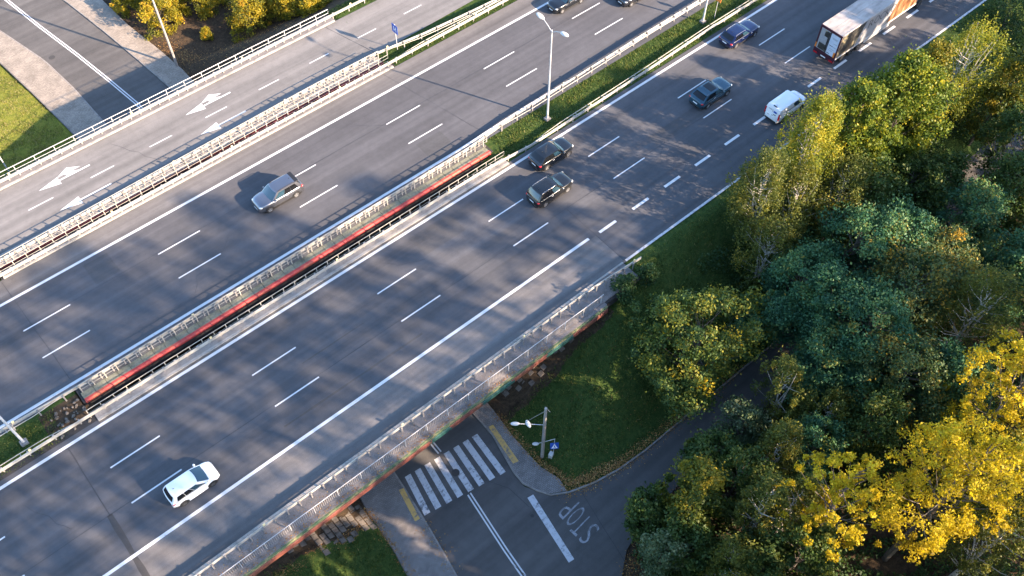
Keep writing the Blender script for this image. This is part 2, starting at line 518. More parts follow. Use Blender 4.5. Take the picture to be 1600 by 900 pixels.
def arrow_mesh(turn):
    m = MB()
    m.face([(0, 0, 0), (1.95, -0.48, 0), (1.95, 0.48, 0)])
    m.face([(1.95, -0.085, 0), (4.9, -0.085, 0), (4.9, 0.085, 0), (1.95, 0.085, 0)])
    if turn:
        m.face([(2.75, 0.085, 0), (3.85, 0.085, 0), (3.3, 0.42, 0), (2.6, 0.42, 0)])
        m.face([(1.9, 0.42, 0), (4.15, 0.42, 0), (3.1, 1.05, 0), (2.55, 0.78, 0)])
    return m.mesh('direction_arrow', M['line'])


am, as_ = arrow_mesh(True), arrow_mesh(False)
for me, x, y in ((am, 3.95, 69.1), (am, 18.7, 69.15), (as_, 4.4, 65.75), (as_, 18.5, 65.95)): put('direction_arrow', me, ramp, (x, y, Z1))

# tar seams, joints, patches
Z2 = 0.0055
random.seed(3)


def seam(parent, pts, w, mat='tar', name='tar_seam', z=Z2):
    a, b = [], []
    for i in range(len(pts) - 1):
        p, q = Vector(pts[i]), Vector(pts[i + 1]); L = (q - p).length; n = max(1, int(L / 1.2))
        d = (q - p).normalized(); nn = Vector((-d.y, d.x))
        for k in range(n + (1 if i == len(pts) - 2 else 0)):
            c = p + d * (L * k / n); o = random.uniform(-.02, .02); ww = w * random.uniform(.55, 1.2) / 2
            a.append(tuple(c + nn * (o - ww))); b.append(tuple(c + nn * (o + ww)))
    strip(a, b, z).build(name, M[mat], parent)


seam(road_r, [(-14, 37.12), (62, 37.1)], 0.055)
seam(road_l, [(-10, 55.98), (60, 55.98)], 0.05)
seam(road_r, [(-5.15, 44.2), (-5.2, 37.15)], 0.07)
seam(road_r, [(-5.2, 37.15), (-5.35, 29.6)], 0.5, 'asphalt_patch', 'asphalt_patch')
seam(road_l, [(-2.7, 61.6), (-2.45, 49.3)], 0.05)
seam(road_l, [(36.5, 61.6), (39, 49.4)], 0.04)
seam(ramp, [(36.1, 71.2), (37.8, 64.6)], 0.07)
seam(road_r, [(38.7, 37.0), (38.6, 29.7)], 0.05)
M['asphalt_streak'] = asphalt('asphalt_streak', 0.075, 0.3)
seam(road_r, [(8, 35.0), (21, 34.95)], 0.2, 'asphalt_streak', 'rubber_streak')
seam(road_r, [(12, 38.8), (18, 38.82)], 0.12, 'asphalt_streak', 'rubber_streak')

for rd, x0, y0, n, dx, dy in ((road_r, 22.5, 42.9, 6, 0.7, -0.5), (road_r, 47.5, 35.6, 7, 0.9, 0.35), (road_l, 9.0, 50.2, 6, 0.8, 0.5), (road_l, 29.5, 57.9, 6, 0.6, -0.45), (road_r, -9.5, 41.8, 5, 0.35, -0.8), (ramp, 11.5, 70.3, 6, 0.5, -0.7)):
    P_ = [(x0, y0)]
    for k in range(n): P_.append((P_[-1][0] + dx + random.uniform(-.5, .5), P_[-1][1] + dy + random.uniform(-.45, .45)))
    seam(rd, P_, 0.035)

M['asphalt_repair'] = asphalt('asphalt_repair', 0.078, 0.15, (0.98, 0.98, 1.02))
for rd, x0, x1, y0, y1 in ((road_r, 26.0, 30.4, 41.0, 43.4), (road_l, 33.2, 36.0, 49.6, 51.9), (road_r, 50.5, 57.0, 37.3, 38.6), (road_l, 3.2, 5.4, 56.3, 58.8)):
    flat(x0, x1, y0, y1, 0.0048).build('repair_patch', M['asphalt_repair'], rd)

# the road under the bridges, the side road, pavements
KL = [(6.5, -30), (9.2, 5), (11.97, 19.68), (12.59, 23.39), (12.91, 25.85), (13.3, 29), (13.6, 40), (13.65, 75), (13.55, 80.6), (13.4, 87), (12.9, 93), (11.2, 101), (9.5, 108), (4, 130)]
KR = [(15.2, -30), (18.2, 5), (20.3, 19.0), (20.5, 23.0), (21.3, 26.6), (21.45, 34), (21.4, 50), (21.4, 75), (21.15, 80.6), (20.65, 86.5), (20.0, 93), (19.0, 101), (17.5, 108), (12.5, 130)]


def interp(poly, n):
    p = np.array(poly); t = np.linspace(0, 1, n); yy = p[0, 1] + t * (p[-1, 1] - p[0, 1])
    return [(float(np.interp(v, p[:, 1], p[:, 0])), float(v)) for v in yy]


low = tag(strip(interp(KL, 120), interp(KR, 120), LOW).build('road', M['asphalt_low']), kind='structure')
SN = [(19.9, 22.4), (20.9, 20.72), (21.5, 19.6), (22.8, 18.8), (24.9, 18.1), (27.2, 17.65), (30, 17.45), (37.7, 17.42), (45.1, 17.42), (60, 18.1), (79.4, 19.4), (110, 21.5)]
SS = [(18.8, 8.0), (20.3, 10.6), (21.6, 11.6), (23.0, 12.6), (25.2, 13.2), (27.6, 13.5), (30.2, 13.7), (37.7, 13.8), (45.1, 13.8), (60, 14.5), (79.4, 15.8), (110, 17.9)]
side = tag(strip(SS, SN, LOW + 0.004).build('side_road', M['asphalt_low']), kind='structure')


def kerb(name, pts, z0, z1, w, mat, side=1, parent=None, seg=1.0, kind='structure'):
    P = [Vector(p) for p in pts]; m = MB()
    prof = [(0, z0), (side * w, z0), (side * w, z1), (side * 0.02, z1), (0, z1 - 0.02)]
    if side < 0: prof = prof[::-1]
    m.sweep(prof, [tuple(p) for p in P])
    o = m.build(name, mat, parent)
    if parent is None: tag(o, kind=kind)
    return o


def pavement(name, outer, inner, z, mat):
    return tag(strip(outer, inner, z).build(name, mat), kind='structure')


PZ = LOW + 0.12
KLs = interp([p for p in KL], 120)
PLO = [(x, y) for x, y in interp([(4, -30), (6.3, 5), (9.1, 21.8), (9.55, 24.65), (9.75, 27.85), (10.1, 30), (10.4, 40), (10.4, 75), (10.33, 80.6), (9.78, 87.8), (9.0, 95.9), (7.0, 103), (5, 110), (0, 130)], 120)]
pavement('pavement', PLO, [(x - 0.13, y) for x, y in KLs], PZ, M['paver'])
kerb('kerb', KLs, LOW - 0.1, PZ + 0.005, 0.13, M['concrete'], 1)
kerb('kerb', PLO, LOW - 0.2, PZ + 0.02, 0.07, M['concrete_dark'], 1)
KRs = [(20.9, 20.6), (20.45, 21.8), (20.5, 23.0), (20.9, 24.8), (21.3, 26.6), (21.45, 34), (21.4, 75), (21.15, 80.6), (20.65, 86.5), (20.0, 93), (19.0, 101), (17.5, 108), (12.5, 130)]
PRI = [(22.9, 20.5), (22.5, 21.8), (22.5, 23.4), (22.55, 25.5), (22.8, 27.5), (23.3, 34), (23.6, 75), (23.65, 82), (23.3, 86.3), (22.6, 92.5), (22.3, 101), (21, 108), (16, 130)]
pavement('pavement', [(x + 0.12, y) for x, y in KRs], PRI, PZ, M['paver'])
corner = [(22.9, 20.5), (22.73, 19.05), (21.65, 19.75), (20.95, 20.7)]
m = MB(); m.face([(x, y, PZ + 0.004) for x, y in [(20.55, 21.8), (20.95, 20.72), (21.6, 19.72), (22.73, 19.05), (22.95, 20.2), (22.55, 21.8)]])
tag(m.build('pavement', M['paver']), kind='structure')
kerb('kerb', list(reversed(KRs)) + [(21.5, 19.6), (22.8, 18.8), (24.9, 18.1), (27.2, 17.65), (30, 17.45), (45.1, 17.42), (60, 18.1), (79.4, 19.4), (110, 21.5)], LOW - 0.1, PZ + 0.005, 0.13, M['concrete'], 1)
# light concrete paving on the sunny side of the underpass
for ed, sg in ((PLO, 1), (PRI, -1)):
    pass
pavement('pavement', [(x + 0.06, y) for x, y in PLO if y > 66], [(x - 0.14, y) for (x, y), (a, b) in zip(KLs, PLO) if b > 66], PZ + 0.006, M['paver_light'])
pr2 = [(21.4, 66), (21.4, 75), (21.15, 80.6), (20.65, 86.5), (20.0, 93), (19.0, 101), (17.5, 108), (12.5, 130)]
pi2 = [(23.55, 66), (23.6, 75), (23.65, 82), (23.3, 86.3), (22.6, 92.5), (22.3, 101), (21, 108), (16, 130)]
pavement('pavement', [(x + 0.13, y) for x, y in pr2], pi2, PZ + 0.006, M['paver_light'])

for i in range(8):                                      # zebra crossing
    tx, ty, bx, by = 13.93 + 0.9 * i, 28.3 - 0.105 * i, 13.17 + 0.955 * i, 24.72 - 0.175 * i
    MB().face([(bx - 0.26, by + 0.03, LOW + .01), (bx + 0.26, by - 0.03, LOW + .01), (tx + 0.26, ty - 0.03, LOW + .01), (tx - 0.26, ty + 0.03, LOW + .01)]).build('zebra_stripe', M['line_worn'], low)
for o in (-0.13, 0.13):
    ya = [23.9, 21, 18.67, 12, 0]
    strip([(low_cx(y) - 0.06 + o, y) for y in ya], [(low_cx(y) + 0.06 + o, y) for y in ya], LOW + .01).build('centre_line', M['line'], low)
    ya = [28.2, 30, 40, 60, 75, 80.5, 83, 85.7, 88, 91.7, 95, 99, 102, 105.7, 112, 130]
    strip([(low_cx(y) - 0.06 + o, y) for y in ya], [(low_cx(y) + 0.06 + o, y) for y in ya], LOW + .01).build('centre_line', M['line'], low)
for q in ([(21.56, 27.39), (21.98, 27.28), (21.47, 23.45), (20.98, 23.57)], [(12.62, 27.7), (13.02, 27.6), (12.47, 24.75), (12.05, 24.82)]):
    MB().face([(x, y, PZ + 0.012) for x, y in q]).build('tactile_strip', M['line_yellow'], low)
MB().face([(x, y, LOW + 0.014) for x, y in [(19.98, 20.67), (20.52, 20.58), (19.47, 14.67), (18.97, 14.74)]]).build('stop_line', M['line_worn'], side)


def glyph(ch, w, h, mat, offset=0.0):                   # one letter as a flat mesh, w wide and h high
    cu = bpy.data.curves.new('letter', 'FONT'); cu.body = ch; cu.offset = offset; cu.resolution_u = 3
    ob = bpy.data.objects.new('letter', cu); C.objects.link(ob)
    bpy.context.view_layer.update()
    me = bpy.data.meshes.new_from_object(ob.evaluated_get(bpy.context.evaluated_depsgraph_get()))
    bpy.data.objects.remove(ob)
    co = np.array([v.co for v in me.vertices]); lo, hi = co.min(0), co.max(0)
    for v in me.vertices:
        v.co = ((v.co.x - lo[0]) / max(1e-6, hi[0] - lo[0]) * w, (v.co.y - lo[1]) / max(1e-6, hi[1] - lo[1]) * h, 0)
    me.materials.clear(); me.materials.append(mat)
    return me


for ch, y in (('S', 15.15), ('T', 16.05), ('O', 16.85), ('P', 17.7)):
    o = put('letter', glyph(ch, 0.66, 1.95, M['line_faded'], -0.008), side, (22.85 - (0.15 if ch in 'ST' else 0), y, LOW + 0.016), R(90 + 5))

seam(side, [(23.6, 18.4), (22.3, 12.2), (21.6, 8)], 0.05, 'tar', 'tar_seam', LOW + 0.012)
seam(low, [(18.4, 24), (19.4, 22.2), (19.6, 20)], 0.04, 'tar', 'tar_seam', LOW + 0.012)
seam(low, [(15.6, 17.5), (16.3, 13.5)], 0.04, 'tar', 'tar_seam', LOW + 0.012)
seam(low, [(20.9, 101), (21.1, 80)], 0.05, 'tar', 'tar_seam', LOW + 0.012)


def disc(name, x, y, z, r, mat, parent):
    MB().face([(x + r * math.cos(t), y + r * math.sin(t), z) for t in [i * math.pi / 8 for i in range(16)]]).build(name, M[mat], parent)


disc('manhole_cover', 17.0, 26.0, LOW + 0.018, 0.33, 'asphalt_patch', low)
disc('manhole_cover', 13.7, 93.0, LOW + 0.018, 0.35, 'asphalt_patch', low)
disc('manhole_cover', 19.3, 19.3, LOW + 0.018, 0.14, 'asphalt_patch', side)

# paved slopes below the first bridge
random.seed(11)
stone_me = []
for k in range(5):
    m = MB().bbox(-0.23, 0.23, -0.23, 0.23, -0.1, 0.025 + 0.01 * k, 0.02); stone_me.append(m.mesh('paving_stone', M['stone']))
for (xa, n, sg) in ((9.55, 13, -1), (24.4, 14, 1)):
    root = tag(empty('slope_paving', (xa, 26.2, -6)), kind='structure')
    for i in range(n):
        for j in range(9 if sg < 0 else 7):
            if random.random() < 0.12 + 0.25 * (j < 2): continue
            x, y = xa + sg * (0.25 + i * 0.5), 26.5 + j * 0.5 + (1.3 if sg > 0 else 0) + (0.25 if i % 2 else 0)
            if sg < 0 and j < 3 and i > 8: continue
            o = put('paving_stone', random.choice(stone_me), root, (x - xa, y - 26.2, ground_z(x, y) + 6 + random.uniform(-.02, .03)), random.uniform(-.06, .06))
            o.rotation_euler[1] = -sg * math.atan(1 / 2.3) + random.uniform(-.04, .04)

# ------------------------------------------------------------------ bridges
def bridge(label, y0, y1, xa, xb):
    r = tag(empty('road_bridge', (xa, y0, 0)), label, 'bridge')
    L, W = xb - xa, y1 - y0
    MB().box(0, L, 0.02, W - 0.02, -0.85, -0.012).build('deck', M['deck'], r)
    for x in (0.05, L - 1.0): MB().box(x, x + 0.95, 0.1, W - 0.1, -3.2, -0.86).build('abutment', M['concrete_dark'], r)
    for x in (8.6, 25.6):
        MB().box(x - xa - 0.35, x - xa + 0.35, 1.8, W - 1.8, -6.3, -1.36).build('pier', M['concrete_dark'], r)
        MB().box(x - xa - 0.6, x - xa + 0.6, 0.9, W - 0.9, -1.36, -0.86).build('crosshead', M['concrete_dark'], r)
    return r


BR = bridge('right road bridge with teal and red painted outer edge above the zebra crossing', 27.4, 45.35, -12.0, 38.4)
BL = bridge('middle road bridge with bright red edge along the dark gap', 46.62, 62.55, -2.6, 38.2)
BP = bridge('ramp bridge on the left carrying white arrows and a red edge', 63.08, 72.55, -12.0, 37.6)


def edge_segments(root, name, mat, x0, x1, prof, n, y, gap=0.012):
    L = (x1 - x0) / n
    me = MB().sweep(prof, [(0, 0), (L - gap, 0)]).mesh(name, mat)
    for k in range(n): put(name, me, root, (x0 + k * L - root.location.x, y - root.location.y, random.uniform(-.006, .006)))


red_prof = [(0.0, -0.16), (0.3, -0.16), (0.3, 0.13), (0.12, 0.13), (0.0, 0.03)]
edge_segments(BL, 'edge_panel', M['red'], -2.4, 37.9, red_prof, 40, 46.56)
M['red_dull'] = concrete('red_dull_fascia', (0.24, 0.05, 0.045), 0.5)
edge_segments(BP, 'edge_panel', M['red_dull'], -11, 37.5, [(0.0, -0.10), (0.12, -0.10), (0.12, 0.05), (0.0, 0.05)], 48, 62.99)
slab_me = [MB().bbox(0, 0.985, 0, 0.62, 0, 0.115, 0.012).mesh('walkway_slab', M['slab']) for k in range(1)]
for k in range(40): put('walkway_slab', slab_me[0], BL, (-2.4 + k * 1.0075 + 2.6, 46.88 - 46.62, random.uniform(-.012, .012)))
MB().box(0.3, 40.7, 47.52 - 46.62, 48.13 - 46.62, -0.2, 0.10).build('kerb', M['concrete_dark'], BL)
MB().box(0.3, 40.7, 48.135 - 46.62, 48.3 - 46.62, -0.2, 0.02).build('drain_channel', M['concrete_dark'], BL)
# left side of the middle bridge: pale paving strip
MB().box(0.2, 40.5, 61.76 - 46.62, 61.95 - 46.62, -0.1, 0.14).build('kerb', M['concrete_light'], BL)
MB().box(0.2, 40.5, 61.955 - 46.62, 62.56 - 46.62, -0.1, 0.11).build('walkway', M['walk'], BL)
# inner strip of the ramp bridge
MB().box(0.2, 49.4, 0.04, 1.05, -0.1, 0.12).build('walkway', M['concrete'], BP)
MB().box(0.2, 49.4, 1.055, 1.22, -0.1, 0.15).build('kerb', M['concrete_light'], BP)
MB().box(0.2, 49.4, 71.36 - 63.08, 71.54 - 63.08, -0.1, 0.13).build('kerb', M['concrete_light'], BP)
MB().box(0.2, 49.4, 71.545 - 63.08, 72.6 - 63.08, -0.85, 0.10).build('walkway', M['walk'], BP)
# right bridge, median side
MB().box(9.6, 50.3, 44.24 - 27.4, 44.42 - 27.4, -0.1, 0.03).build('drain_channel', M['concrete_dark'], BR)
MB().box(9.6, 50.3, 44.425 - 27.4, 44.66 - 27.4, -0.1, 0.12).build('kerb', M['concrete_light'], BR)
MB().box(9.6, 50.3, 44.665 - 27.4, 45.36 - 27.4, -0.62, 0.09).build('walkway', M['concrete'], BR)
# right bridge, outer side: kerb, walkway, ledge and painted edge
MB().box(0, 50.3, 29.44 - 27.4, 29.62 - 27.4, -0.1, 0.13).build('kerb', M['concrete_light'], BR)
MB().box(0, 50.3, 27.62 - 27.4, 29.435 - 27.4, -0.1, 0.10).build('walkway', M['walk'], BR)
MB().box(0, 46.3, -0.12, 0.215, -0.2, 0.06).build('ledge', M['walk'], BR)
edge_segments(BR, 'green_band', M['greenband'], -12, 34.3, [(0, -0.36), (0.16, -0.36), (0.16, -0.03), (0, -0.03)], 23, 27.17)
edge_segments(BR, 'edge_panel', M['graffiti'], -12, 34.3, [(0, -0.86), (0.3, -0.86), (0.3, -0.365), (0.05, -0.365), (0.0, -0.42)], 23, 27.08)


# ------------------------------------------------------------------ guard rails and railings
def at_poly(pts, x):
    return float(np.interp(x, [p[0] for p in pts], [p[1] for p in pts]))


W_PROF = [(0.0, 0.44), (0.085, 0.48), (0.085, 0.545), (0.02, 0.595), (0.085, 0.645), (0.085, 0.71), (0.0, 0.75), (-0.015, 0.745), (0.065, 0.70), (0.065, 0.655), (0.0, 0.60), (0.0, 0.59), (0.065, 0.535), (0.065, 0.49), (-0.015, 0.445)]


def guard_rail(label, pts, face, dense=None, rear=None, z=0.0, view=(-14, 96), refl=12):
    r = tag(empty('guard_rail', (pts[0][0], pts[0][1], 0)), label, 'guard rail', 'steel guard rails along the carriageways')
    ox, oy = pts[0]
    fine = []
    x = pts[0][0]
    cuts = sorted(set([p[0] for p in pts] + list(np.arange(pts[0][0], pts[-1][0], 4.0))))
    fine = [(c - ox, at_poly(pts, c) - oy, z) for c in cuts]
    prof = [(o * face, zz) for o, zz in W_PROF]
    if face < 0: prof = prof[::-1]
    MB().sweep(prof, fine).build('beam', M['steel'], r, smooth=True)
    pm = MB().box(-0.05, 0.05, -0.06, -0.0, -0.3, 0.70); pm.box(-0.07, 0.07, 0.0, 0.12, 0.5, 0.68)
    if face < 0: pm = MB().box(-0.05, 0.05, 0.0, 0.06, -0.3, 0.70).box(-0.07, 0.07, -0.12, 0.0, 0.5, 0.68)
    pme = pm.mesh('post', M['steel_dark'])
    cap = MB().bbox(-0.09, 0.09, -0.06, 0.06, 0.74, 0.80, 0.01).mesh('cap', M['steel_dark'])
    rm = MB().bbox(-0.09, 0.09, -0.05, 0.05, 0.76, 0.95, 0.02).mesh('reflector', M['reflector'])
    x = max(view[0], pts[0][0]) + 0.5; k = 0
    while x < min(view[1], pts[-1][0]):
        y = at_poly(pts, x)
        put('post', pme, r, (x - ox, y - oy - 0.10 * face, z))
        if k % 2 == 0: put('cap', cap, r, (x - ox, y - oy - 0.02 * face, z))
        if k % refl == 3: put('reflector', rm, r, (x - ox + 0.2, y - oy, z))
        x += 1.0 if dense and dense[0] < x < dense[1] else 2.0; k += 1
    if rear:
        for (a, b) in rear:
            xx = [v for v in np.arange(a, b, 2.0)]
            MB().tube([(v - ox, at_poly(pts, v) - oy - 0.36 * face * min(1, (v - a + .1) / 3, (b - v + .1) / 3), z + 0.62) for v in xx], 0.035, 5).build('rear_rail', M['steel'], r)
            bm_ = MB().box(-0.03, 0.03, min(-0.42 * face, -0.06 * face), max(-0.42 * face, -0.06 * face), 0.56, 0.60).mesh('bracket', M['steel_dark'])
            for v in xx[2:-2]: put('bracket', bm_, r, (v - ox, at_poly(pts, v) - oy, z))
    return r


def railing(label, pts, h, bars, step, mat='steel', hooks=False, post_w=0.05, ret=None):
    r = tag(empty('railing', (pts[0][0], pts[0][1], 0.1)), label, 'railing', 'steel railings along the bridge edges')
    ox, oy = pts[0]
    for z in bars:
        P = [(p[0] - ox, p[1] - oy, z) for p in pts]
        if hooks and z == bars[0]: P = [(P[0][0], P[0][1], z - 0.35)] + P + [(P[-1][0], P[-1][1], z - 0.35)]
        MB().tube(P, 0.027 if z == bars[0] else 0.017, 6).build('rail', M[mat], r, smooth=True)
    me = MB().box(-post_w / 2, post_w / 2, -0.035, 0.035, -0.1, h).mesh('post', M[mat])
    x = pts[0][0]
    while x <= pts[-1][0] + 0.01:
        put('post', me, r, (x - ox, at_poly(pts, x) - oy, 0)); x += step
    return r


guard_rail('guard rail on the outer edge of the ramp, beside its two-bar railing', [(-60, 71.8), (40, 71.72), (120, 71.7)], -1, (-12, 37))
guard_rail('guard rail right beside the ramp lane with the railing shadow on it', [(-60, 62.9), (-2, 63.25), (30, 64.02), (37, 64.0), (42.7, 63.3), (48.7, 62.88), (54, 62.6)], 1, (-12, 38), [(38, 53.5)])
guard_rail('guard rail on the far left shoulder of the middle road, below the double railing', [(-60, 61.62), (-2, 61.78), (30, 62.0), (120, 62.05)], -1, (-3, 38), [(38, 96)])
guard_rail('guard rail at the left of the median, in front of the mossy slabs', [(-60, 48.0), (-8, 47.98), (-2.4, 47.78), (35, 47.82), (42, 48.35), (60, 48.75), (120, 49.0)], 1, (-3, 38), [(-14, -3.4), (40, 96)])
guard_rail('guard rail at the right of the median, along the dark gap and grass', [(-60, 44.9), (-5, 44.98), (36, 44.9), (41, 44.5), (56, 44.74), (66, 45.05), (120, 45.1)], -1, (-3, 38), [(-14, -3.4), (41, 96)])
guard_rail('guard rail on the right edge of the bridge above the zebra crossing', [(-60, 29.05), (34, 28.98), (39.5, 28.6)], 1, (-12, 39), None, 0.1)

railing('two-bar pipe railing on the outer edge of the ramp bridge', [(-8, 72.15), (37.2, 72.16)], 1.05, [1.05, 0.6], 1.9, 'pipe', True)
railing('upper railing of the pair between ramp and middle road', [(-8, 62.85), (-2, 63.0), (30, 63.62), (37.4, 63.55)], 1.1, [1.1, 0.75, 0.4], 1.18, 'steel', True, 0.07)
railing('lower railing of the pair, on the left edge of the middle bridge', [(-2.3, 61.95), (30, 62.5), (37.8, 62.48)], 1.1, [1.1, 0.7, 0.35], 1.18, 'steel', True, 0.06)
railing('railing standing on the mossy slabs beside the bright red edge', [(-2.2, 47.48), (38.2, 47.6)], 1.05, [1.05, 0.72, 0.4], 1.0, 'steel', True, 0.08)
railing('low single-rail railing on the right side of the dark median gap', [(-2.7, 45.16), (38.3, 45.2)], 0.95, [0.95, 0.5], 1.08, 'steel', True, 0.06)
rr = railing('baluster railing with pale handrail on the outer edge above the crossing', [(-12, 27.78), (34.2, 27.74)], 1.02, [1.02], 2.0, 'pipe', False, 0.04)
m = MB()
for x in np.arange(-12, 34.2, 0.15): m.box(x + 12 - 0.014, x + 12 + 0.014, -0.014, 0.014, 0.1, 1.0)
tag(m.build('balusters', M['steel_dark'], rr), kind='stuff')


# ------------------------------------------------------------------ lamps, signs, poles
def ellipsoid(m, c, a, b, h, ang, n=10, k=6, pitch=0.0):
    rings = []
    for i in range(k + 1):
        t = -math.pi / 2 + math.pi * i / k
        x = a * math.sin(t); rr_ = max(0.02, math.cos(t))
        ring = []
        for j in range(n):
            p = 2 * math.pi * j / n
            y, z = b * rr_ * math.cos(p), h * rr_ * math.sin(p)
            xx, zz = x * math.cos(pitch) - z * math.sin(pitch), x * math.sin(pitch) + z * math.cos(pitch)
            ring.append((c[0] + xx * math.cos(ang) - y * math.sin(ang), c[1] + xx * math.sin(ang) + y * math.cos(ang), c[2] + zz))
        rings.append(ring)
    return m.loft(rings)


def median_lamp(x, y, label):
    r = tag(empty('street_lamp', (x, y, -0.05)), label, 'street lamp', 'double-armed lamps in the median')
    MB().tube([(0, 0, 0), (0, 0, 1.2), (0, 0, 10.7)], [0.11, 0.10, 0.055], 8).build('pole', M['pipe'], r, smooth=True)
    MB().bbox(-0.27, 0.27, -0.27, 0.27, -0.2, 0.22, 0.03).build('foot', M['concrete'], r)
    for s in (-1, 1):
        MB().tube([(0, 0, 10.45), (0, s * 0.55, 10.85), (0, s * 1.15, 11.15)], 0.035, 6).build('arm', M['pipe'], r, smooth=True)
        m = MB(); ellipsoid(m, (0, s * 1.55, 11.22), 0.5, 0.24, 0.13, math.pi / 2 * s, pitch=0.12)
        m.build('lamp_head', M['lamp_white'], r, smooth=True)


median_lamp(44.84, 46.5, 'tall white double-armed street lamp in the median grass, seen whole')
median_lamp(-7.44, 46.4, 'street lamp foot and lower pole on concrete at the left end of the median')
median_lamp(66.8, 46.66, 'street lamp pole in the median cut off by the top edge')

r = tag(empty('road_sign', (68.2, 46.3, 0)), 'thin sign post with orange panel in the median beside a lamp pole', 'sign')
MB().tube([(0, 0, -0.1), (0, 0, 2.7)], 0.03, 6).build('post', M['pipe'], r)
MB().bbox(-0.03, 0.03, -0.35, 0.35, 2.1, 2.75, 0.01).build('panel', M['orange_sign'], r)

r = tag(empty('road_sign', (39.8, 63.71, -0.05)), 'blue rectangular road sign on a post in the grass strip beside the ramp', 'sign')
MB().tube([(0, 0, -0.1), (0, 0, 3.2)], 0.035, 6).build('post', M['pipe'], r)
p = MB().box(-0.06, -0.035, -0.45, 0.45, 2.15, 3.15).build('panel', M['blue_sign'], r)
m = MB()
for y in (-0.2, 0.12): m.box(-0.068, -0.06, y - 0.045, y + 0.045, 2.35, 2.95)
m.box(-0.068, -0.06, -0.2, 0.1, 2.58, 2.66)
m.build('symbol', M['sign_white'], p)

r = tag(empty('utility_pole', (23.49, 82.88, LOW)), 'tall pale pole beside the gold shrubs at upper left', 'pole')
MB().tube([(0, 0, -0.3), (0, 0, 11.5)], [0.15, 0.09], 8).build('pole', M['wood_pole'], r, smooth=True)
m = MB(); m.tube([(0, 0, 11.2), (-0.7, 0.6, 11.6), (-1.5, 1.3, 11.7)], 0.04, 6).build('arm', M['pipe'], r)
m = MB(); ellipsoid(m, (-1.8, 1.55, 11.7), 0.4, 0.18, 0.1, R(139)); m.build('lamp_head', M['lamp_white'], r, smooth=True)

zz = ground_z(3.0, 76.2)
r = tag(empty('lamp_post', (3.0, 76.2, zz)), 'slim pale post behind the ramp railing at the left edge', 'lamp post')
MB().tube([(0, 0, -0.3), (0, 0, 7.5)], [0.07, 0.05], 8).build('pole', M['pipe'], r, smooth=True)
m = MB(); ellipsoid(m, (0.3, 0, 7.55), 0.35, 0.14, 0.08, 0); m.build('lamp_head', M['lamp_white'], r, smooth=True)

# wooden pole with lamps and the crossing sign
zz = ground_z(23.23, 22.58)
r = tag(empty('utility_pole', (23.23, 22.58, LOW)), 'grey wooden pole with two white lamp heads on the lawn by the crossing', 'pole')
MB().tube([(0, 0, -0.4), (0, 0, 8.3)], [0.16, 0.11], 8).build('pole', M['wood_pole'], r, smooth=True)
lx, ly = -0.755, 0.655
MB().tube([(0, 0, 5.6), (lx * 1.1, ly * 1.1, 5.7), (lx * 2.0, ly * 2.0, 5.75)], 0.03, 6).build('arm', M['pipe'], r)
MB().tube([(0, 0, 7.9), (lx * 0.8, ly * 0.8, 6.9), (lx * 1.4, ly * 1.4, 6.1)], 0.018, 5).build('stay', M['wood_pole'], r)
for d, a in ((1.25, R(75)), (2.25, R(139))):
    m = MB(); ellipsoid(m, (lx * d, ly * d, 5.75), 0.36, 0.17, 0.11, a); m.build('lamp_head', M['lamp_white'], r, smooth=True)
MB().tube([(-0.15, -0.15, 8.2), (0.12, 0.2, 8.05), (0.25, -0.2, 7.7)], 0.03, 5).build('crossbar', M['wood_pole'], r)
MB().tube([(lx * 0.45, ly * 0.45, 2.35), (-lx * 0.9, -ly * 0.9, 3.2)], 0.03, 6).build('bracket', M['pipe'], r)
m = MB(); ellipsoid(m, (lx * 0.6, ly * 0.6, 2.3), 0.28, 0.16, 0.1, R(139)); m.build('lamp_head', M['lamp_white'], r, smooth=True)

r = tag(empty('crossing_sign', (23.9, 22.0, ground_z(23.9, 22.0))), 'blue pedestrian crossing sign with white figure beside the wooden pole', 'sign')
MB().tube([(0, 0, -0.2), (0, 0, 2.9)], 0.03, 6).build('post', M['pipe'], r)
o = MB().box(-0.34, 0.34, -0.02, 0.02, -0.32, 0.32).build('panel', M['blue_sign'], r, loc=(-0.05, -0.08, 2.0), rz=R(-35)); o.rotation_euler[0] = R(-20)
m = MB().face([(-0.26, -0.026, -0.24), (0.26, -0.026, -0.24), (0, -0.026, 0.24)]); s_ = m.build('symbol', M['sign_white'], o)
m = MB().face([(-0.07, -0.03, -0.2), (-0.02, -0.03, -0.2), (0.0, -0.03, -0.08), (0.05, -0.03, -0.2), (0.1, -0.03, -0.2), (0.03, -0.03, 0.06), (-0.03, -0.03, 0.06)]); m.build('figure', M['blue_sign'], s_)
r = tag(MB().bbox(-0.2, 0.2, -0.17, 0.17, -0.2, 0.55, 0.03).build('cabinet', M['lamp_white'], loc=(23.75, 22.1, ground_z(23.75, 22.1)), rz=0.4), 'small pale cabinet at the foot of the wooden pole', 'cabinet')


# ------------------------------------------------------------------ vehicles
def paint(name, col, metal=0.3, rough=0.3):
    return NT('car_paint_' + name).done(col, rough, metal, Coat_Weight=0.8, Coat_Roughness=0.06)


PAINT = dict(silver=paint('silver', (0.20, 0.21, 0.235), 0.85, 0.3), white=paint('white', (0.80, 0.80, 0.79), 0, 0.35), black=paint('black', (0.006, 0.008, 0.011), 0.0, 0.18), black2=paint('black_two', (0.007, 0.008, 0.009), 0.0, 0.18),
             teal=paint('teal', (0.016, 0.062, 0.095), 0.3, 0.22), navy=paint('navy', (0.004, 0.010, 0.05), 0.1, 0.2), vanwhite=paint('van_white', (0.78, 0.79, 0.80), 0, 0.4), dark=paint('dark_grey', (0.016, 0.018, 0.024), 0.1, 0.2))


def lerp(a, b, t): return a + (b - a) * t


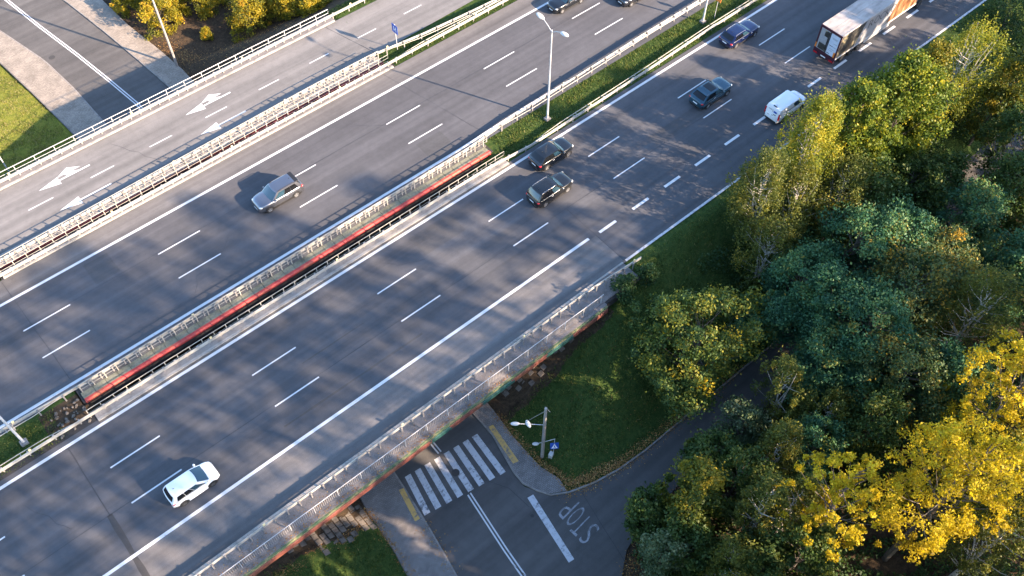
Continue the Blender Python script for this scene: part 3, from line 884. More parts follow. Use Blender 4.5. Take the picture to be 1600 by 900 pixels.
def make_wheel(parent, x, y, rad, side, rimmat):
    w = empty('wheel', (x, y, rad)); w.parent = parent
    prof = [(0.11, rad * 0.62), (0.115, rad * 0.9), (0.085, rad), (-0.085, rad), (-0.115, rad * 0.9), (-0.11, rad * 0.62)]
    N = 20
    rings = [[(r_ * math.cos(2 * math.pi * k / N), o * side, r_ * math.sin(2 * math.pi * k / N)) for o, r_ in prof] for k in range(N)]
    m = MB(); m.loft(rings + [rings[0]], cap=False); m.build('tyre', M['rubber'], w, smooth=True)
    m = MB(); m.face([(rad * 0.64 * math.cos(2 * math.pi * k / N), 0.055 * side, rad * 0.64 * math.sin(2 * math.pi * k / N)) for k in range(N)])
    m.build('brake_disc', M['black'], w)
    m = MB()
    for k in range(5):
        a = 2 * math.pi * k / 5 + 0.3
        ca, sa = math.cos(a), math.sin(a); pa, pb = rad * 0.05, rad * 0.62
        t0, t1 = rad * 0.10, rad * 0.13
        q = [(pa * ca - t0 * sa, pa * sa + t0 * ca), (pb * ca - t1 * sa, pb * sa + t1 * ca), (pb * ca + t1 * sa, pb * sa - t1 * ca), (pa * ca + t0 * sa, pa * sa - t0 * ca)]
        m.loft([[(u, 0.075 * side, v) for u, v in q], [(u, 0.098 * side, v) for u, v in q]])
    ring = [[(r_ * math.cos(2 * math.pi * k / N), o * side, r_ * math.sin(2 * math.pi * k / N)) for o, r_ in ((0.08, rad * 0.57), (0.108, rad * 0.58), (0.108, rad * 0.645), (0.08, rad * 0.645))] for k in range(N)]
    m.loft(ring + [ring[0]], cap=False)
    m.build('rim', rimmat, w, smooth=True)


def make_car(label, cat, loc, heading, pm, L, W, H, belt, hood, base, rail=False, rear_glass='glass_dark', rim='alloy', group='cars driving on the highway', roof=None, spoiler=False, sunroof=False, van=False, cladding=False, back_logo=False):
    """base = (rear base x, windscreen base x, rear roof x, front roof x) along a car whose centre is 0 and nose points to +x"""
    r = tag(empty('parked_car' if False else ('delivery_van' if van else 'car'), loc, heading), label, cat, group)
    hw, hl = W / 2, L / 2
    xR0, xF0, xR1, xF1 = base
    # --- body shell below the belt line
    st = []
    for t in (0, 0.015, 0.05, 0.11, 0.2, 0.35, 0.5, 0.65, 0.78, 0.86, 0.92, 0.96, 0.985, 1.0):
        x = -hl + L * t
        w = hw * (1 - 0.30 * max(0, (t - 0.78) / 0.22) ** 2.2 - 0.22 * max(0, (0.15 - t) / 0.15) ** 2)
        if x > xF0: zt = lerp(belt, hood - 0.06, ((x - xF0) / (hl - xF0)) ** 1.6)
        else: zt = belt
        if t >= 0.96: zt -= (0.10, 0.2, 0.34)[(t > 0.97) + (t > 0.99)] * (0.6 if van else 0.8)
        if t <= 0.015 and not van: zt -= (0.09, 0.03)[t > 0]
        zb = 0.2 + (0.08 if t in (0, 1.0) else 0)
        st.append((x, w, zt, zb))
    rings = []
    for x, w, zt, zb in st:
        h = zt - zb
        half = [(0.70 * w, zb), (0.93 * w, zb + 0.05), (0.985 * w, zb + 0.25 * h), (1.0 * w, zb + 0.55 * h), (0.985 * w, zb + 0.78 * h), (0.955 * w, zt - 0.035), (0.87 * w, zt + 0.005), (0.5 * w, zt + 0.045)]
        rings.append([(x, y, z) for y, z in half] + [(x, 0, zt + 0.055)] + [(x, -y, z) for y, z in reversed(half)])
    MB().loft(rings).build('body', pm, r, smooth='all')
    # --- cabin: pillars and roof in body colour
    wb, wt = hw * 0.93, hw * (0.82 if van else 0.76)
    zb, zt = belt - 0.04, H - 0.06

    def side_f(sg, u, v): return (lerp(lerp(xR0, xR1, v ** 1.15), lerp(xF0, xF1, v), u), sg * (lerp(wb, wt, v) + 0.025 * math.sin(math.pi * v)), lerp(zb, zt, v))

    def end_f(front, u, v):
        x0, x1 = (xF0, xF1) if front else (xR0, xR1)
        vv = v if front else v ** 1.15
        k = (1 - (2 * u - 1) ** 2) * (0.14 if front else -0.09) * (1 - 0.35 * v)
        return (lerp(x0, x1, vv) + k, lerp(-1, 1, u) * (lerp(wb, wt, v) + 0.025 * math.sin(math.pi * v)), lerp(zb, zt, v))

    def roof_f(u, v):
        c = (2 * v - 1)
        kf = (1 - c * c)
        x = lerp(xR1 - 0.09 * 0.65 * kf, xF1 + 0.14 * 0.65 * kf, u)
        e = min(1.0, (1 - c * c) * 2.2) * min(1.0, math.sin(math.pi * min(max(u, 0), 1)) * 2.0 + 0.0)
        return (x, c * wt, zt + 0.06 * e)

    m = MB()
    for sg in (-1, 1): m.grid(lambda u, v, sg=sg: side_f(sg, u, v), 8, 5)
    m.grid(lambda u, v: end_f(True, u, v), 8, 5); m.grid(lambda u, v: end_f(False, u, v), 8, 5)
    m.build('cabin', pm, r, smooth='all')
    ro = MB().grid(roof_f, 10, 8).build('roof', roof or pm, r, smooth='all')
    d = 0.012

    def pane(name, fn, u0, u1, v0, v1, off, mat):
        MB().grid(lambda u, v: tuple(Vector(fn(lerp(u0, u1, u), lerp(v0, v1, v))) + Vector(off)), 6, 4).build(name, mat, r, smooth='all')

    pane('windscreen', lambda u, v: end_f(True, u, v), 0.05, 0.95, 0.06, 0.95, (d, 0, d), M['glass'])
    if not van: pane('rear_window', lambda u, v: end_f(False, u, v), 0.09, 0.91, 0.30, 0.95, (-d, 0, d), M[rear_glass])
    for sg in (-1, 1):
        wins = [(0.66, 0.93)] if van else [(0.12, 0.365), (0.375, 0.605), (0.615, 0.92)]
        for i, (u0, u1) in enumerate(wins):
            def fn(u, v, u0=u0, u1=u1, i=i, n=len(wins), sg=sg):
                vv = lerp(0.16, 0.90, v); uu = lerp(u0, u1, u)
                if i == n - 1: uu = lerp(u0, u1 - 0.03 * v, u)
                return Vector(side_f(sg, uu, vv)) + Vector((0, sg * d, 0.002))
            MB().grid(fn, 4, 3).build('side_window', M['glass_dark'] if i < len(wins) - 1 else M['glass'], r, smooth='all')
    # --- running gear
    rad = 0.335 if H > 1.55 else 0.30
    wbx = (0.295 if van else 0.30) * L
    for x in (-wbx + (0.0), wbx + 0.02):
        for sg in (-1, 1):
            m = MB(); ra = rad + 0.075
            m.face([(x + ra * math.cos(t), sg * (hw + 0.004), max(0.16, rad + ra * math.sin(t))) for t in [2 * math.pi * k / 22 for k in range(22)]])
            m.loft([[(x + (ra - .002) * math.cos(t), sg * (hw - 0.2), rad + (ra - .002) * math.sin(t)) for t in [math.pi * k / 10 for k in range(11)]], [(x + ra * math.cos(t), sg * (hw + 0.004), rad + ra * math.sin(t)) for t in [math.pi * k / 10 for k in range(11)]]], cap=False, closed=False)
            m.build('wheel_arch', M['black'], r)
            make_wheel(r, x, sg * (hw - 0.09), rad, sg, M[rim])
    MB().box(-hl * 0.86, hl * 0.84, -hw * 0.9, hw * 0.9, 0.17, 0.26).build('underbody', M['black'], r)
    for sg in (-1, 1):
        MB().bbox(-wbx + rad + 0.08, wbx - rad - 0.06, min(sg * (hw - .04), sg * (hw + .012)), max(sg * (hw - .04), sg * (hw + .012)), 0.20, 0.33 if not cladding else 0.40, 0.008).build('sill', M['black'] if cladding or pm != PAINT['white'] else pm, r)
        # mirror
        m = MB(); ellipsoid(m, (xF0 - 0.32, sg * (hw + 0.09), belt + 0.10), 0.09, 0.13, 0.085, 0); m.build('mirror', pm, r, smooth=True)
        # lamps
        x1 = hl - 0.13
        m = MB(); ellipsoid(m, (hl - 0.24, sg * hw * 0.70, hood - 0.20), 0.17, 0.15, 0.075, -sg * 0.45); m.build('headlight', M['head'], r, smooth=True)
        if van: MB().bbox(-hl - 0.012, -hl + 0.1, min(sg * hw * 0.80, sg * hw * 0.95), max(sg * hw * 0.80, sg * hw * 0.95), 0.75, 1.45, 0.02).build('tail_light', M['tail'], r)
        else:
            m = MB(); ellipsoid(m, (-hl + 0.16, sg * hw * 0.76, belt - 0.13), 0.15, 0.19, 0.095, sg * 0.45); m.build('tail_light', M['tail'], r, smooth=True)
        if rail: MB().tube([(xR1 + 0.12, sg * wt * 0.93, zt + 0.02), (xR1 + 0.3, sg * wt * 0.93, zt + 0.085), (xF1 - 0.35, sg * wt * 0.93, zt + 0.085), (xF1 - 0.12, sg * wt * 0.93, zt + 0.02)], 0.022, 6).build('roof_rail', M['chrome'] if pm != PAINT['silver'] else M['black'], r, smooth=True)
        for u in ((-0.12, 0.17) if not van else (0.12,)):
            MB().bbox(L * u - 0.1, L * u + 0.1, min(sg * (hw - .03), sg * (hw + .018)), max(sg * (hw - .03), sg * (hw + .018)), belt - 0.17, belt - 0.135, 0.006).build('door_handle', M['chrome'] if not van and pm not in (PAINT['white'],) else pm, r)
        if not van: MB().tube([(lerp(xR0, xF0, 0.08), sg * (wb + 0.02), belt + 0.015), (lerp(xR0, xF0, 0.95), sg * (wb + 0.02), belt + 0.015)], 0.014, 5).build('window_trim', M['chrome'] if rail else M['black'], r)
    MB().bbox(-hl - 0.014, -hl + 0.06, -0.26, 0.26, 0.62 if not van else 0.52, 0.74 if not van else 0.63, 0.004).build('number_plate', M['plate'], r)
    MB().bbox(hl - 0.08, hl + 0.010, -0.26, 0.26, 0.40, 0.51, 0.004).build('number_plate', M['plate'], r)
    MB().bbox(hl - 0.14, hl - 0.012, -hw * 0.55, hw * 0.55, 0.55, 0.68, 0.01).build('grille', M['black'], r)
    MB().bbox(-hl - 0.02, -hl + 0.2, -hw * 0.72, hw * 0.72, 0.25, 0.42, 0.02).build('rear_bumper', M['black'] if pm != PAINT['white'] else pm, r)
    if spoiler: MB().bbox(xR1 - 0.26, xR1 + 0.1, -wt * 0.96, wt * 0.96, zt - 0.02, zt + 0.035, 0.015).build('spoiler', pm if pm != PAINT['silver'] else M['black'], r)
    if sunroof: MB().grid(lambda u, v: tuple(Vector(roof_f(lerp(0.34, 0.93, u), lerp(0.12, 0.88, v))) + Vector((0, 0, 0.012))), 6, 6).build('sunroof', M['glass_dark'], r, smooth='all')
    MB().tube([(xR1 + 0.35, 0.0, zt + 0.05), (xR1 + 0.25, 0.0, zt + 0.13)], 0.02, 5).build('antenna', M['black'], r)
    if van:
        MB().box(-hl - 0.006, -hl + 0.02, -0.008, 0.008, 0.5, H - 0.25).build('door_seam', M['black'], r)
        z1 = zt
        for (y, z, w, h, mt) in ((-0.30, 1.42, 0.34, 0.16, 'blue_sign'), (-0.32, 1.15, 0.3, 0.04, 'hub_dark'), (0.3, 1.5, 0.34, 0.10, 'pipe'), (-0.1, 0.95, 0.24, 0.05, 'hub_dark'), (0.36, 0.80, 0.3, 0.05, 'hub_dark')):
            xx = lerp(xR0, xR1, max(0, (z - zb) / (zt - zb)) ** 1.15) - 0.115 if z > belt else -hl - 0.004
            MB().box(xx - 0.004, xx + 0.05, y - w / 2, y + w / 2, z - h / 2, z + h / 2).build('print', M[mt], r)
        for sg in (-1, 1):
            MB().box(-hl * 0.55, hl * 0.28, min(sg * (wb - .06), sg * (wb + 0.018)), max(sg * (wb - .06), sg * (wb + 0.018)), belt + 0.18, belt + 0.21).build('door_rail', M['black'], r)
        MB().bbox(xR1 + 0.05, xR1 + 0.14, -0.2, 0.2, zt + 0.02, zt + 0.085, 0.01).build('brake_light', M['black'], r)
    return r


PI = math.pi
make_car('silver SUV with black roof rails alone in the left carriageway', 'car', (19.85, 54.5, 0.008), PI, PAINT['silver'], 4.5, 1.84, 1.68, 1.04, 1.06, (-2.12, 0.98, -1.72, 0.28), True, 'glass_dark', spoiler=True, cladding=True)
make_car('small white hatchback beside the solid line at lower left', 'car', (0.42, 35.12, 0.008), 0, PAINT['white'], 3.75, 1.66, 1.52, 0.97, 0.96, (-1.82, 1.12, -1.5, 0.27), False, 'glass_dark', rim='hub_dark')
make_car('black SUV with red tail lights nearest the median grass', 'car', (41.75, 42.5, 0.008), 0, PAINT['black'], 4.35, 1.82, 1.60, 1.02, 1.02, (-2.05, 0.88, -1.45, 0.15), False, 'glass_dark', sunroof=False)
make_car('black SUV with bright roof rails, the lower of two black cars side by side', 'car', (38.75, 39.33, 0.008), 0, PAINT['black2'], 4.4, 1.82, 1.70, 1.04, 1.04, (-2.08, 0.86, -1.70, 0.20), True, 'glass')
make_car('teal crossover with large dark sunroof between two lane dashes', 'car', (59.0, 38.5, 0.008), 0, PAINT['teal'], 4.55, 1.88, 1.60, 1.04, 1.04, (-2.14, 0.86, -1.35, 0.1), False, 'glass_dark', sunroof=True, spoiler=True)
make_car('navy blue estate car at the white line by the median', 'car', (67.75, 42.55, 0.008), 0, PAINT['navy'], 4.65, 1.82, 1.47, 0.94, 0.94, (-2.2, 0.80, -1.65, 0.05), True, 'glass_dark')
make_car('white delivery van partly behind the birch in the right lane', 'van', (63.05, 32.55, 0.008), 0, PAINT['vanwhite'], 4.4, 1.83, 1.86, 1.06, 1.10, (-2.17, 1.42, -2.02, 0.72), van=True, rim='hub_dark', group='vehicles on the right')
make_car('black car with bright headlights at the top edge, left of two', 'car', (57.75, 57.95, 0.008), PI, PAINT['black'], 4.4, 1.80, 1.48, 0.95, 0.95, (-2.08, 0.82, -1.55, 0.1), False, 'glass_dark')
make_car('dark car cut off by the top edge, nearest the top of the median', 'car', (64.15, 54.1, 0.008), PI, PAINT['dark'], 4.5, 1.82, 1.50, 0.96, 0.96, (-2.1, 0.84, -1.55, 0.1), False, 'glass_dark')


# ------------------------------------------------------------------ articulated lorry
def _mk(name, fn):
    t = NT(name); return fn(t)


def _roofm(t):
    a = t.noise(1.0, t.pos((0.5, 2.2, 1)), detail=6, rough=0.65); b = t.noise(0.7, detail=3)
    c = t.ramp(a, [(0.3, (0.22, 0.195, 0.175)), (0.5, (0.32, 0.29, 0.265)), (0.72, (0.38, 0.35, 0.325))])
    return t.done(t.mix(1.0, c, t.ramp(b, [(0.3, 0.82), (0.6, 1.05)]), 'MULTIPLY'), 0.6)


def _darkpic(t):
    a = t.noise(1.3, t.pos((0.6, 1, 0.9)), detail=3)
    c = t.ramp(a, [(0.3, (0.015, 0.014, 0.012)), (0.52, (0.05, 0.05, 0.045)), (0.60, (0.36, 0.30, 0.17)), (0.68, (0.10, 0.10, 0.09)), (0.85, (0.4, 0.37, 0.3))])
    return t.done(c, 0.4)


def _woodpic(t):
    a = t.noise(1.2, t.pos((1.6, 1, 0.5)), detail=4)
    c = t.ramp(a, [(0.28, (0.035, 0.016, 0.01)), (0.42, (0.14, 0.055, 0.02)), (0.55, (0.26, 0.14, 0.06)), (0.64, (0.34, 0.27, 0.18)), (0.8, (0.17, 0.065, 0.02))])
    return t.done(c, 0.4)


M['t_roof'] = _mk('trailer_roof', _roofm); M['t_dark'] = _mk('print_dark_picture', _darkpic); M['t_wood'] = _mk('print_wood_picture', _woodpic)
M['t_white'] = plain('print_white', (0.29, 0.29, 0.30), 0.45, 0, 0.1); M['t_maroon'] = plain('door_frame_maroon', (0.05, 0.012, 0.022), 0.4); M['t_pale'] = plain('print_pale_blue', (0.52, 0.57, 0.66), 0.4, 0, 0.06)
M['t_orange'] = plain('marker_orange', (0.70, 0.20, 0.02), 0.4); M['ink'] = plain('print_ink', (0.03, 0.03, 0.035), 0.5); M['ink_grey'] = plain('print_ink_grey', (0.30, 0.33, 0.38), 0.5)
T = tag(empty('articulated_lorry', (71.4, 34.7, 0.0)), 'long lorry with printed curtain sides and white rear doors at the top', 'lorry')
bl = 13.6
MB().bbox(0, bl, -1.26, 1.26, 1.12, 3.98, 0.03).build('box_body', M['t_white'], T)
roof = MB().box(0.02, bl - 0.02, -1.24, 1.24, 3.982, 4.0).build('roof', M['t_roof'], T)
for y in (-1.22, 0.0, 1.22): MB().box(0.02, bl - 0.02, y - 0.025, y + 0.025, 4.0, 4.022).build('roof_seam', M['t_roof'], roof)
for x in (3.4, 6.8, 10.2): MB().box(x - 0.03, x + 0.03, -1.2, 1.2, 4.0, 4.012).build('roof_seam', M['t_roof'], roof)
# rear
fr = MB()
fr.box(-0.05, 0.0, -1.28, -1.12, 0.95, 4.0).box(-0.05, 0.0, 1.12, 1.28, 0.95, 4.0).box(-0.05, 0.0, -1.12, 1.12, 3.74, 4.0).box(-0.05, 0.0, -1.12, 1.12, 0.95, 1.25)
fr.build('rear_frame', M['t_maroon'], T)
dl = MB().box(-0.03, -0.001, 0.03, 1.11, 1.26, 3.73).build('rear_door', M['t_white'], T)
dr = MB().box(-0.03, -0.001, -1.11, -0.03, 1.26, 3.73).build('rear_door', M['t_pale'], T)
for y in (-0.06, 0.0, 0.06): MB().box(-0.06, -0.03, y - 0.012, y + 0.012, 1.26, 3.73).build('lock_bar', M['black'], T)


def pr(parent, y0, y1, z0, z1, mat): MB().box(-0.036, -0.03, y0, y1, z0, z1).build('print', M[mat], parent)


pr(dl, 0.06, 0.62, 2.95, 3.62, 't_dark'); pr(dl, 0.06, 0.95, 1.32, 2.05, 't_dark'); pr(dl, 0.06, 0.2, 2.05, 2.95, 'ink')
for z, a, b in ((2.82, 0.35, 0.95), (2.68, 0.3, 1.0), (2.5, 0.4, 1.02), (2.32, 0.35, 0.8)): pr(dl, a, b, z - 0.025, z + 0.025, 'ink_grey')
for z, a, b, mt in ((3.28, -0.95, -0.28, 'ink_grey'), (3.18, -0.9, -0.35, 'ink_grey'), (2.72, -1.0, -0.6, 'ink_grey'), (2.35, -0.62, -0.2, 'ink'), (2.34, -1.0, -0.66, 'ink_grey'), (2.0, -0.9, -0.3, 'ink_grey'), (1.8, -0.7, -0.25, 'ink_grey'), (1.42, -0.5, -0.14, 'ink')): pr(dr, a, b, z - 0.03, z + 0.03, mt)
for y0, y1 in ((-1.11, -0.93), (1.13, 1.27)): MB().box(-0.062, -0.05 if y0 > 0 else -0.03, y0, y1, 1.28, 1.85).build('marker_board', M['t_orange'], T)
MB().box(-0.10, 0.1, -1.25, 1.25, 0.62, 0.95).build('rear_bumper', M['t_maroon'], T)
for y in (-0.95, 0.95): MB().bbox(-0.13, -0.1, y - 0.22, y + 0.22, 0.70, 0.86, 0.005).build('tail_light', M['tail'], T)
MB().box(-0.115, -0.1, -0.3, 0.3, 0.72, 0.84).build('number_plate', M['plate'], T)
# right side print (faces -y)


def sidep(name, q, mat, off):
    f = [(x, -1.26 - off, z) for x, z in q]; b = [(x, -1.26 + 0.004, z) for x, z in q]
    return MB().loft([b, f]).build(name, mat, T)


sidep('curtain_print', [(0.08, 1.22), (3.0, 1.22), (3.9, 3.84), (0.08, 3.84)], M['t_dark'], 0.006)
lp = sidep('curtain_print', [(3.0, 1.22), (8.2, 1.22), (9.2, 3.84), (3.9, 3.84)], M['t_white'], 0.006)
sidep('curtain_print', [(8.2, 1.22), (bl - .1, 1.22), (bl - .1, 3.84), (9.2, 3.84)], M['t_wood'], 0.006)
for k, ch in enumerate('ROCKO'):
    o = put('letter', glyph(ch, 0.78 if ch != 'K' else 0.7, 0.92, M['ink'], -0.012), lp, (4.55 + k * 0.92, -1.276, 2.62)); o.rotation_euler = (PI / 2, 0, 0)
for q in ([(4.2, 1.5), (4.4, 1.5), (5.1, 2.4), (4.95, 2.4)], [(5.2, 2.05), (7.6, 2.05), (7.63, 2.12), (5.23, 2.12)], [(5.2, 1.8), (7.0, 1.8), (7.03, 1.86), (5.23, 1.86)]):
    sidep('print', q, M['ink_grey'], 0.009)
sidep('side_rail', [(0, 1.0), (bl, 1.0), (bl, 1.16), (0, 1.16)], M['pipe'], 0.03)
MB().box(0.3, bl - 0.3, -0.5, 0.5, 0.85, 1.12).build('chassis', M['black'], T)
for z in (0.55, 0.78): MB().box(5.0, 9.2, -1.24, -1.19, z - 0.05, z + 0.05).build('side_guard', M['pipe'], T)
for z in (0.55, 0.78): MB().box(5.0, 9.2, 1.19, 1.24, z - 0.05, z + 0.05).build('side_guard', M['pipe'], T)
for x in (1.6, 2.95, 4.3, 14.6, 17.9):
    for sg in (-1, 1): make_wheel(T, x, sg * 1.1, 0.5, sg, M['hub_dark'])
MB().bbox(bl - 2.0, bl + 5.2, -0.55, 0.55, 0.6, 0.98, 0.05).build('tractor_frame', M['black'], T)
cabm = [[(bl + x, y, z) for y, z in ((-1.22, 0.5), (1.22, 0.5), (1.24, 2.2), (1.15, 3.55), (-1.15, 3.55), (-1.24, 2.2))] for x in (2.6, 3.2, 4.6)] + [[(bl + 4.95, y, z) for y, z in ((-1.15, 0.55), (1.15, 0.55), (1.16, 2.0), (1.0, 3.2), (-1.0, 3.2), (-1.16, 2.0))]]
MB().loft(cabm).build('cab', PAINT['vanwhite'], T, smooth=True)
MB().box(bl + 4.93, bl + 4.98, -1.0, 1.0, 2.05, 2.95).build('windscreen', M['glass'], T)


# ------------------------------------------------------------------ foliage
def quads(name, P, mat, tone, smooth=False):            # P: (n, 4, 3) quads with a face attribute
    n = len(P)
    me = bpy.data.meshes.new(name)
    me.vertices.add(n * 4); me.vertices.foreach_set('co', P.reshape(-1).astype(np.float32))
    me.loops.add(n * 4); me.loops.foreach_set('vertex_index', np.arange(n * 4, dtype=np.int32))
    me.polygons.add(n); me.polygons.foreach_set('loop_start', np.arange(0, n * 4, 4, dtype=np.int32))
    me.update(calc_edges=True)
    at = me.attributes.new('tone', 'FLOAT', 'FACE'); at.data.foreach_set('value', np.clip(tone, 0, 1).astype(np.float32))
    me.materials.append(mat)
    return me


def leaf_quads(Cn, S, rg, up=0.35, aspect=0.62, out=None):
    n = len(Cn)
    nn = rg.normal(size=(n, 3)); nn[:, 2] += up * 2
    if out is not None: nn += out * 0.7
    nn /= np.linalg.norm(nn, axis=1, keepdims=True) + 1e-9
    rnd = rg.normal(size=(n, 3))
    a = np.cross(nn, rnd); a /= np.linalg.norm(a, axis=1, keepdims=True) + 1e-9
    b = np.cross(nn, a)
    S = S[:, None]
    return np.stack([Cn + a * S, Cn + b * S * aspect + a * S * 0.15, Cn - a * S, Cn - b * S * aspect + a * S * 0.15], 1)


KIND = {  # leaf size, clumps, leaves per clump, clump radius / R, crown base, droop, tone bias, bark
    'birch': (0.10, 90, 150, 0.20, 0.22, 1.9, 0.50, 'birchbark'),
    'birch_dark': (0.10, 85, 130, 0.21, 0.20, 1.7, 0.42, 'birchbark'),
    'poplar': (0.13, 150, 125, 0.15, 0.15, 1.0, 0.48, 'bark'),
    'poplar_dark': (0.13, 85, 140, 0.21, 0.15, 1.0, 0.45, 'bark'),
    'poplar_gold': (0.13, 95, 140, 0.21, 0.12, 1.0, 0.50, 'bark'),
    'robinia': (0.115, 95, 190, 0.20, 0.30, 0.75, 0.45, 'bark'),
    'robinia_gold': (0.115, 95, 185, 0.20, 0.30, 0.75, 0.50, 'bark'),
    'goldgreen': (0.12, 170, 120, 0.13, 0.14, 0.9, 0.40, 'bark'),
    'willow': (0.11, 60, 130, 0.25, 0.15, 1.1, 0.45, 'bark'),
    'maple': (0.10, 300, 66, 0.095, 0.40, 0.95, 0.55, 'bark'),
    'tall': (0.21, 300, 15, 0.13, 0.56, 0.8, 0.48, 'bark'),
    'shrub': (0.10, 30, 110, 0.33, 0.08, 0.9, 0.45, 'bark'),
    'shrub_gold': (0.10, 85, 130, 0.19, 0.03, 0.9, 0.44, 'bark'),
}


def crown(kind, h, Rr, seed, off=(0, 0), dens=1.0, leaf=None):
    rg = np.random.default_rng(seed)
    ls, ncl, nl, cr, cb, droop, tb, bark = KIND[kind]
    ls = leaf or ls
    ncl = int(ncl * dens)
    z0 = h * cb; H_ = h - z0
    th = rg.uniform(0, 2 * math.pi, ncl); u = rg.uniform(0.03, 0.97, ncl)
    ph = rg.uniform(0, 6.28, 4)
    if kind in ('birch', 'birch_dark', 'poplar', 'poplar_gold', 'maple', 'tall'): prof = np.sin(np.pi * u ** 0.85) ** 0.65 * (1 - 0.18 * u)
    elif kind == 'maple_': pass
    elif kind.startswith('shrub'): prof = np.sqrt(np.maximum(0, 1 - u ** 2)) * 0.95 + 0.05
    else: prof = np.sin(np.pi * (0.12 + 0.84 * u)) ** 0.6
    if kind == 'maple': prof = np.sin(np.pi * (0.1 + 0.86 * u) ** 0.85) ** 0.6
    lob = 1 + 0.24 * np.sin(2 * th + ph[0] + 2 * u) + 0.20 * np.sin(3 * th + ph[1]) + 0.14 * np.sin(5 * u * 3 + th + ph[2])
    rad = Rr * (1 - cr) * prof * lob * rg.uniform(0.35, 1.0, ncl) ** 0.5
    t = np.clip(u, 0, 1)
    cx = rad * np.cos(th) + off[0] * t ** 0.7; cy = rad * np.sin(th) + off[1] * t ** 0.7; cz = z0 + H_ * u
    cen = np.stack([cx, cy, cz], 1)
    crs = Rr * cr * rg.uniform(0.5, 1.5, ncl)
    k = np.repeat(np.arange(ncl), nl)
    d = rg.normal(size=(len(k), 3)); d /= np.linalg.norm(d, axis=1, keepdims=True)
    rr_ = rg.uniform(0, 1, len(k)) ** 0.45
    stray = rg.uniform(0, 1, len(k)) < 0.10
    rr_[stray] *= rg.uniform(1.2, 1.9, stray.sum())
    p = d * rr_[:, None] * crs[k][:, None]
    p[:, 2] *= droop
    if droop > 1.3: p[:, :2] *= 0.75; p[:, 2] -= 0.25 * crs[k]
    P = cen[k] + p
    ctone = rg.normal(0, 0.19, ncl)
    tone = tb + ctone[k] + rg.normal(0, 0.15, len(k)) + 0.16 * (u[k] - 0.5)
    S = ls * rg.uniform(0.45, 1.3, len(k))
    Q = leaf_quads(P, S, rg, 0.25, 0.62 if droop < 1.3 else 0.5, d)
    return Q, tone, cen, bark


def tree(name, label, kind, x, y, h, Rr, seed, off=(0, 0), group='trees', cat='tree', dens=1.0, stems=1, leaf=None, z=None, share=None):
    z = ground_z(x, y) if z is None else z
    root = tag(empty(name, (x, y, z)), label, cat, group)
    if share:
        for me, nm in share: put(nm, me, root)
        return root, share
    Q, tone, cen, bark = crown(kind, h, Rr, seed, off, dens, leaf)
    rg = random.Random(seed)
    m = MB()
    for s_ in range(stems):
        a = rg.uniform(0, 6.28); sp = 0.0 if stems == 1 else Rr * 0.32
        top = (off[0] * 0.8 + sp * math.cos(a), off[1] * 0.8 + sp * math.sin(a))
        r0 = max(0.05, h * 0.0145) / (1 if stems == 1 else 1.3)
        pts = [(0.12 * math.cos(a) * (stems > 1), 0.12 * math.sin(a) * (stems > 1), -0.4)]
        for i in range(1, 6):
            t = i / 5
            pts.append((top[0] * t + rg.uniform(-.12, .12) * t * Rr * 0.3, top[1] * t + rg.uniform(-.12, .12) * t * Rr * 0.3, h * 0.9 * t))
        m.tube(pts, [r0, r0 * 0.85, r0 * 0.7, r0 * 0.5, r0 * 0.3, r0 * 0.12], 7)
    tr = m.mesh('trunk', M[bark], True)
    m = MB()
    idx = list(range(len(cen))); rg.shuffle(idx)
    for i in idx[: int(min(60, len(cen) * 0.6))]:
        c = cen[i]; zb_ = max(h * 0.12, c[2] - (math.hypot(c[0], c[1]) * 0.75 + 0.4)); t = zb_ / (h * 0.9)
        s0 = (off[0] * 0.8 * t, off[1] * 0.8 * t, zb_)
        mid = (lerp(s0[0], c[0], 0.55) + rg.uniform(-.1, .1), lerp(s0[1], c[1], 0.55) + rg.uniform(-.1, .1), lerp(s0[2], c[2], 0.42))
        r1 = max(0.02, min(h, 12) * 0.0042) * rg.uniform(0.7, 1.2)
        m.tube([s0, mid, tuple(c)], [r1, r1 * 0.6, r1 * 0.2], 4)
    lm = m.mesh('limbs', M[bark], True)
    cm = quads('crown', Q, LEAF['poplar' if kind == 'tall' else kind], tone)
    sh = [(tr, 'trunk'), (lm, 'limbs'), (cm, 'crown')]
    for me, nm in sh: put(nm, me, root)
    return root, sh


WOOD = 'trees of the wood beside the highway'
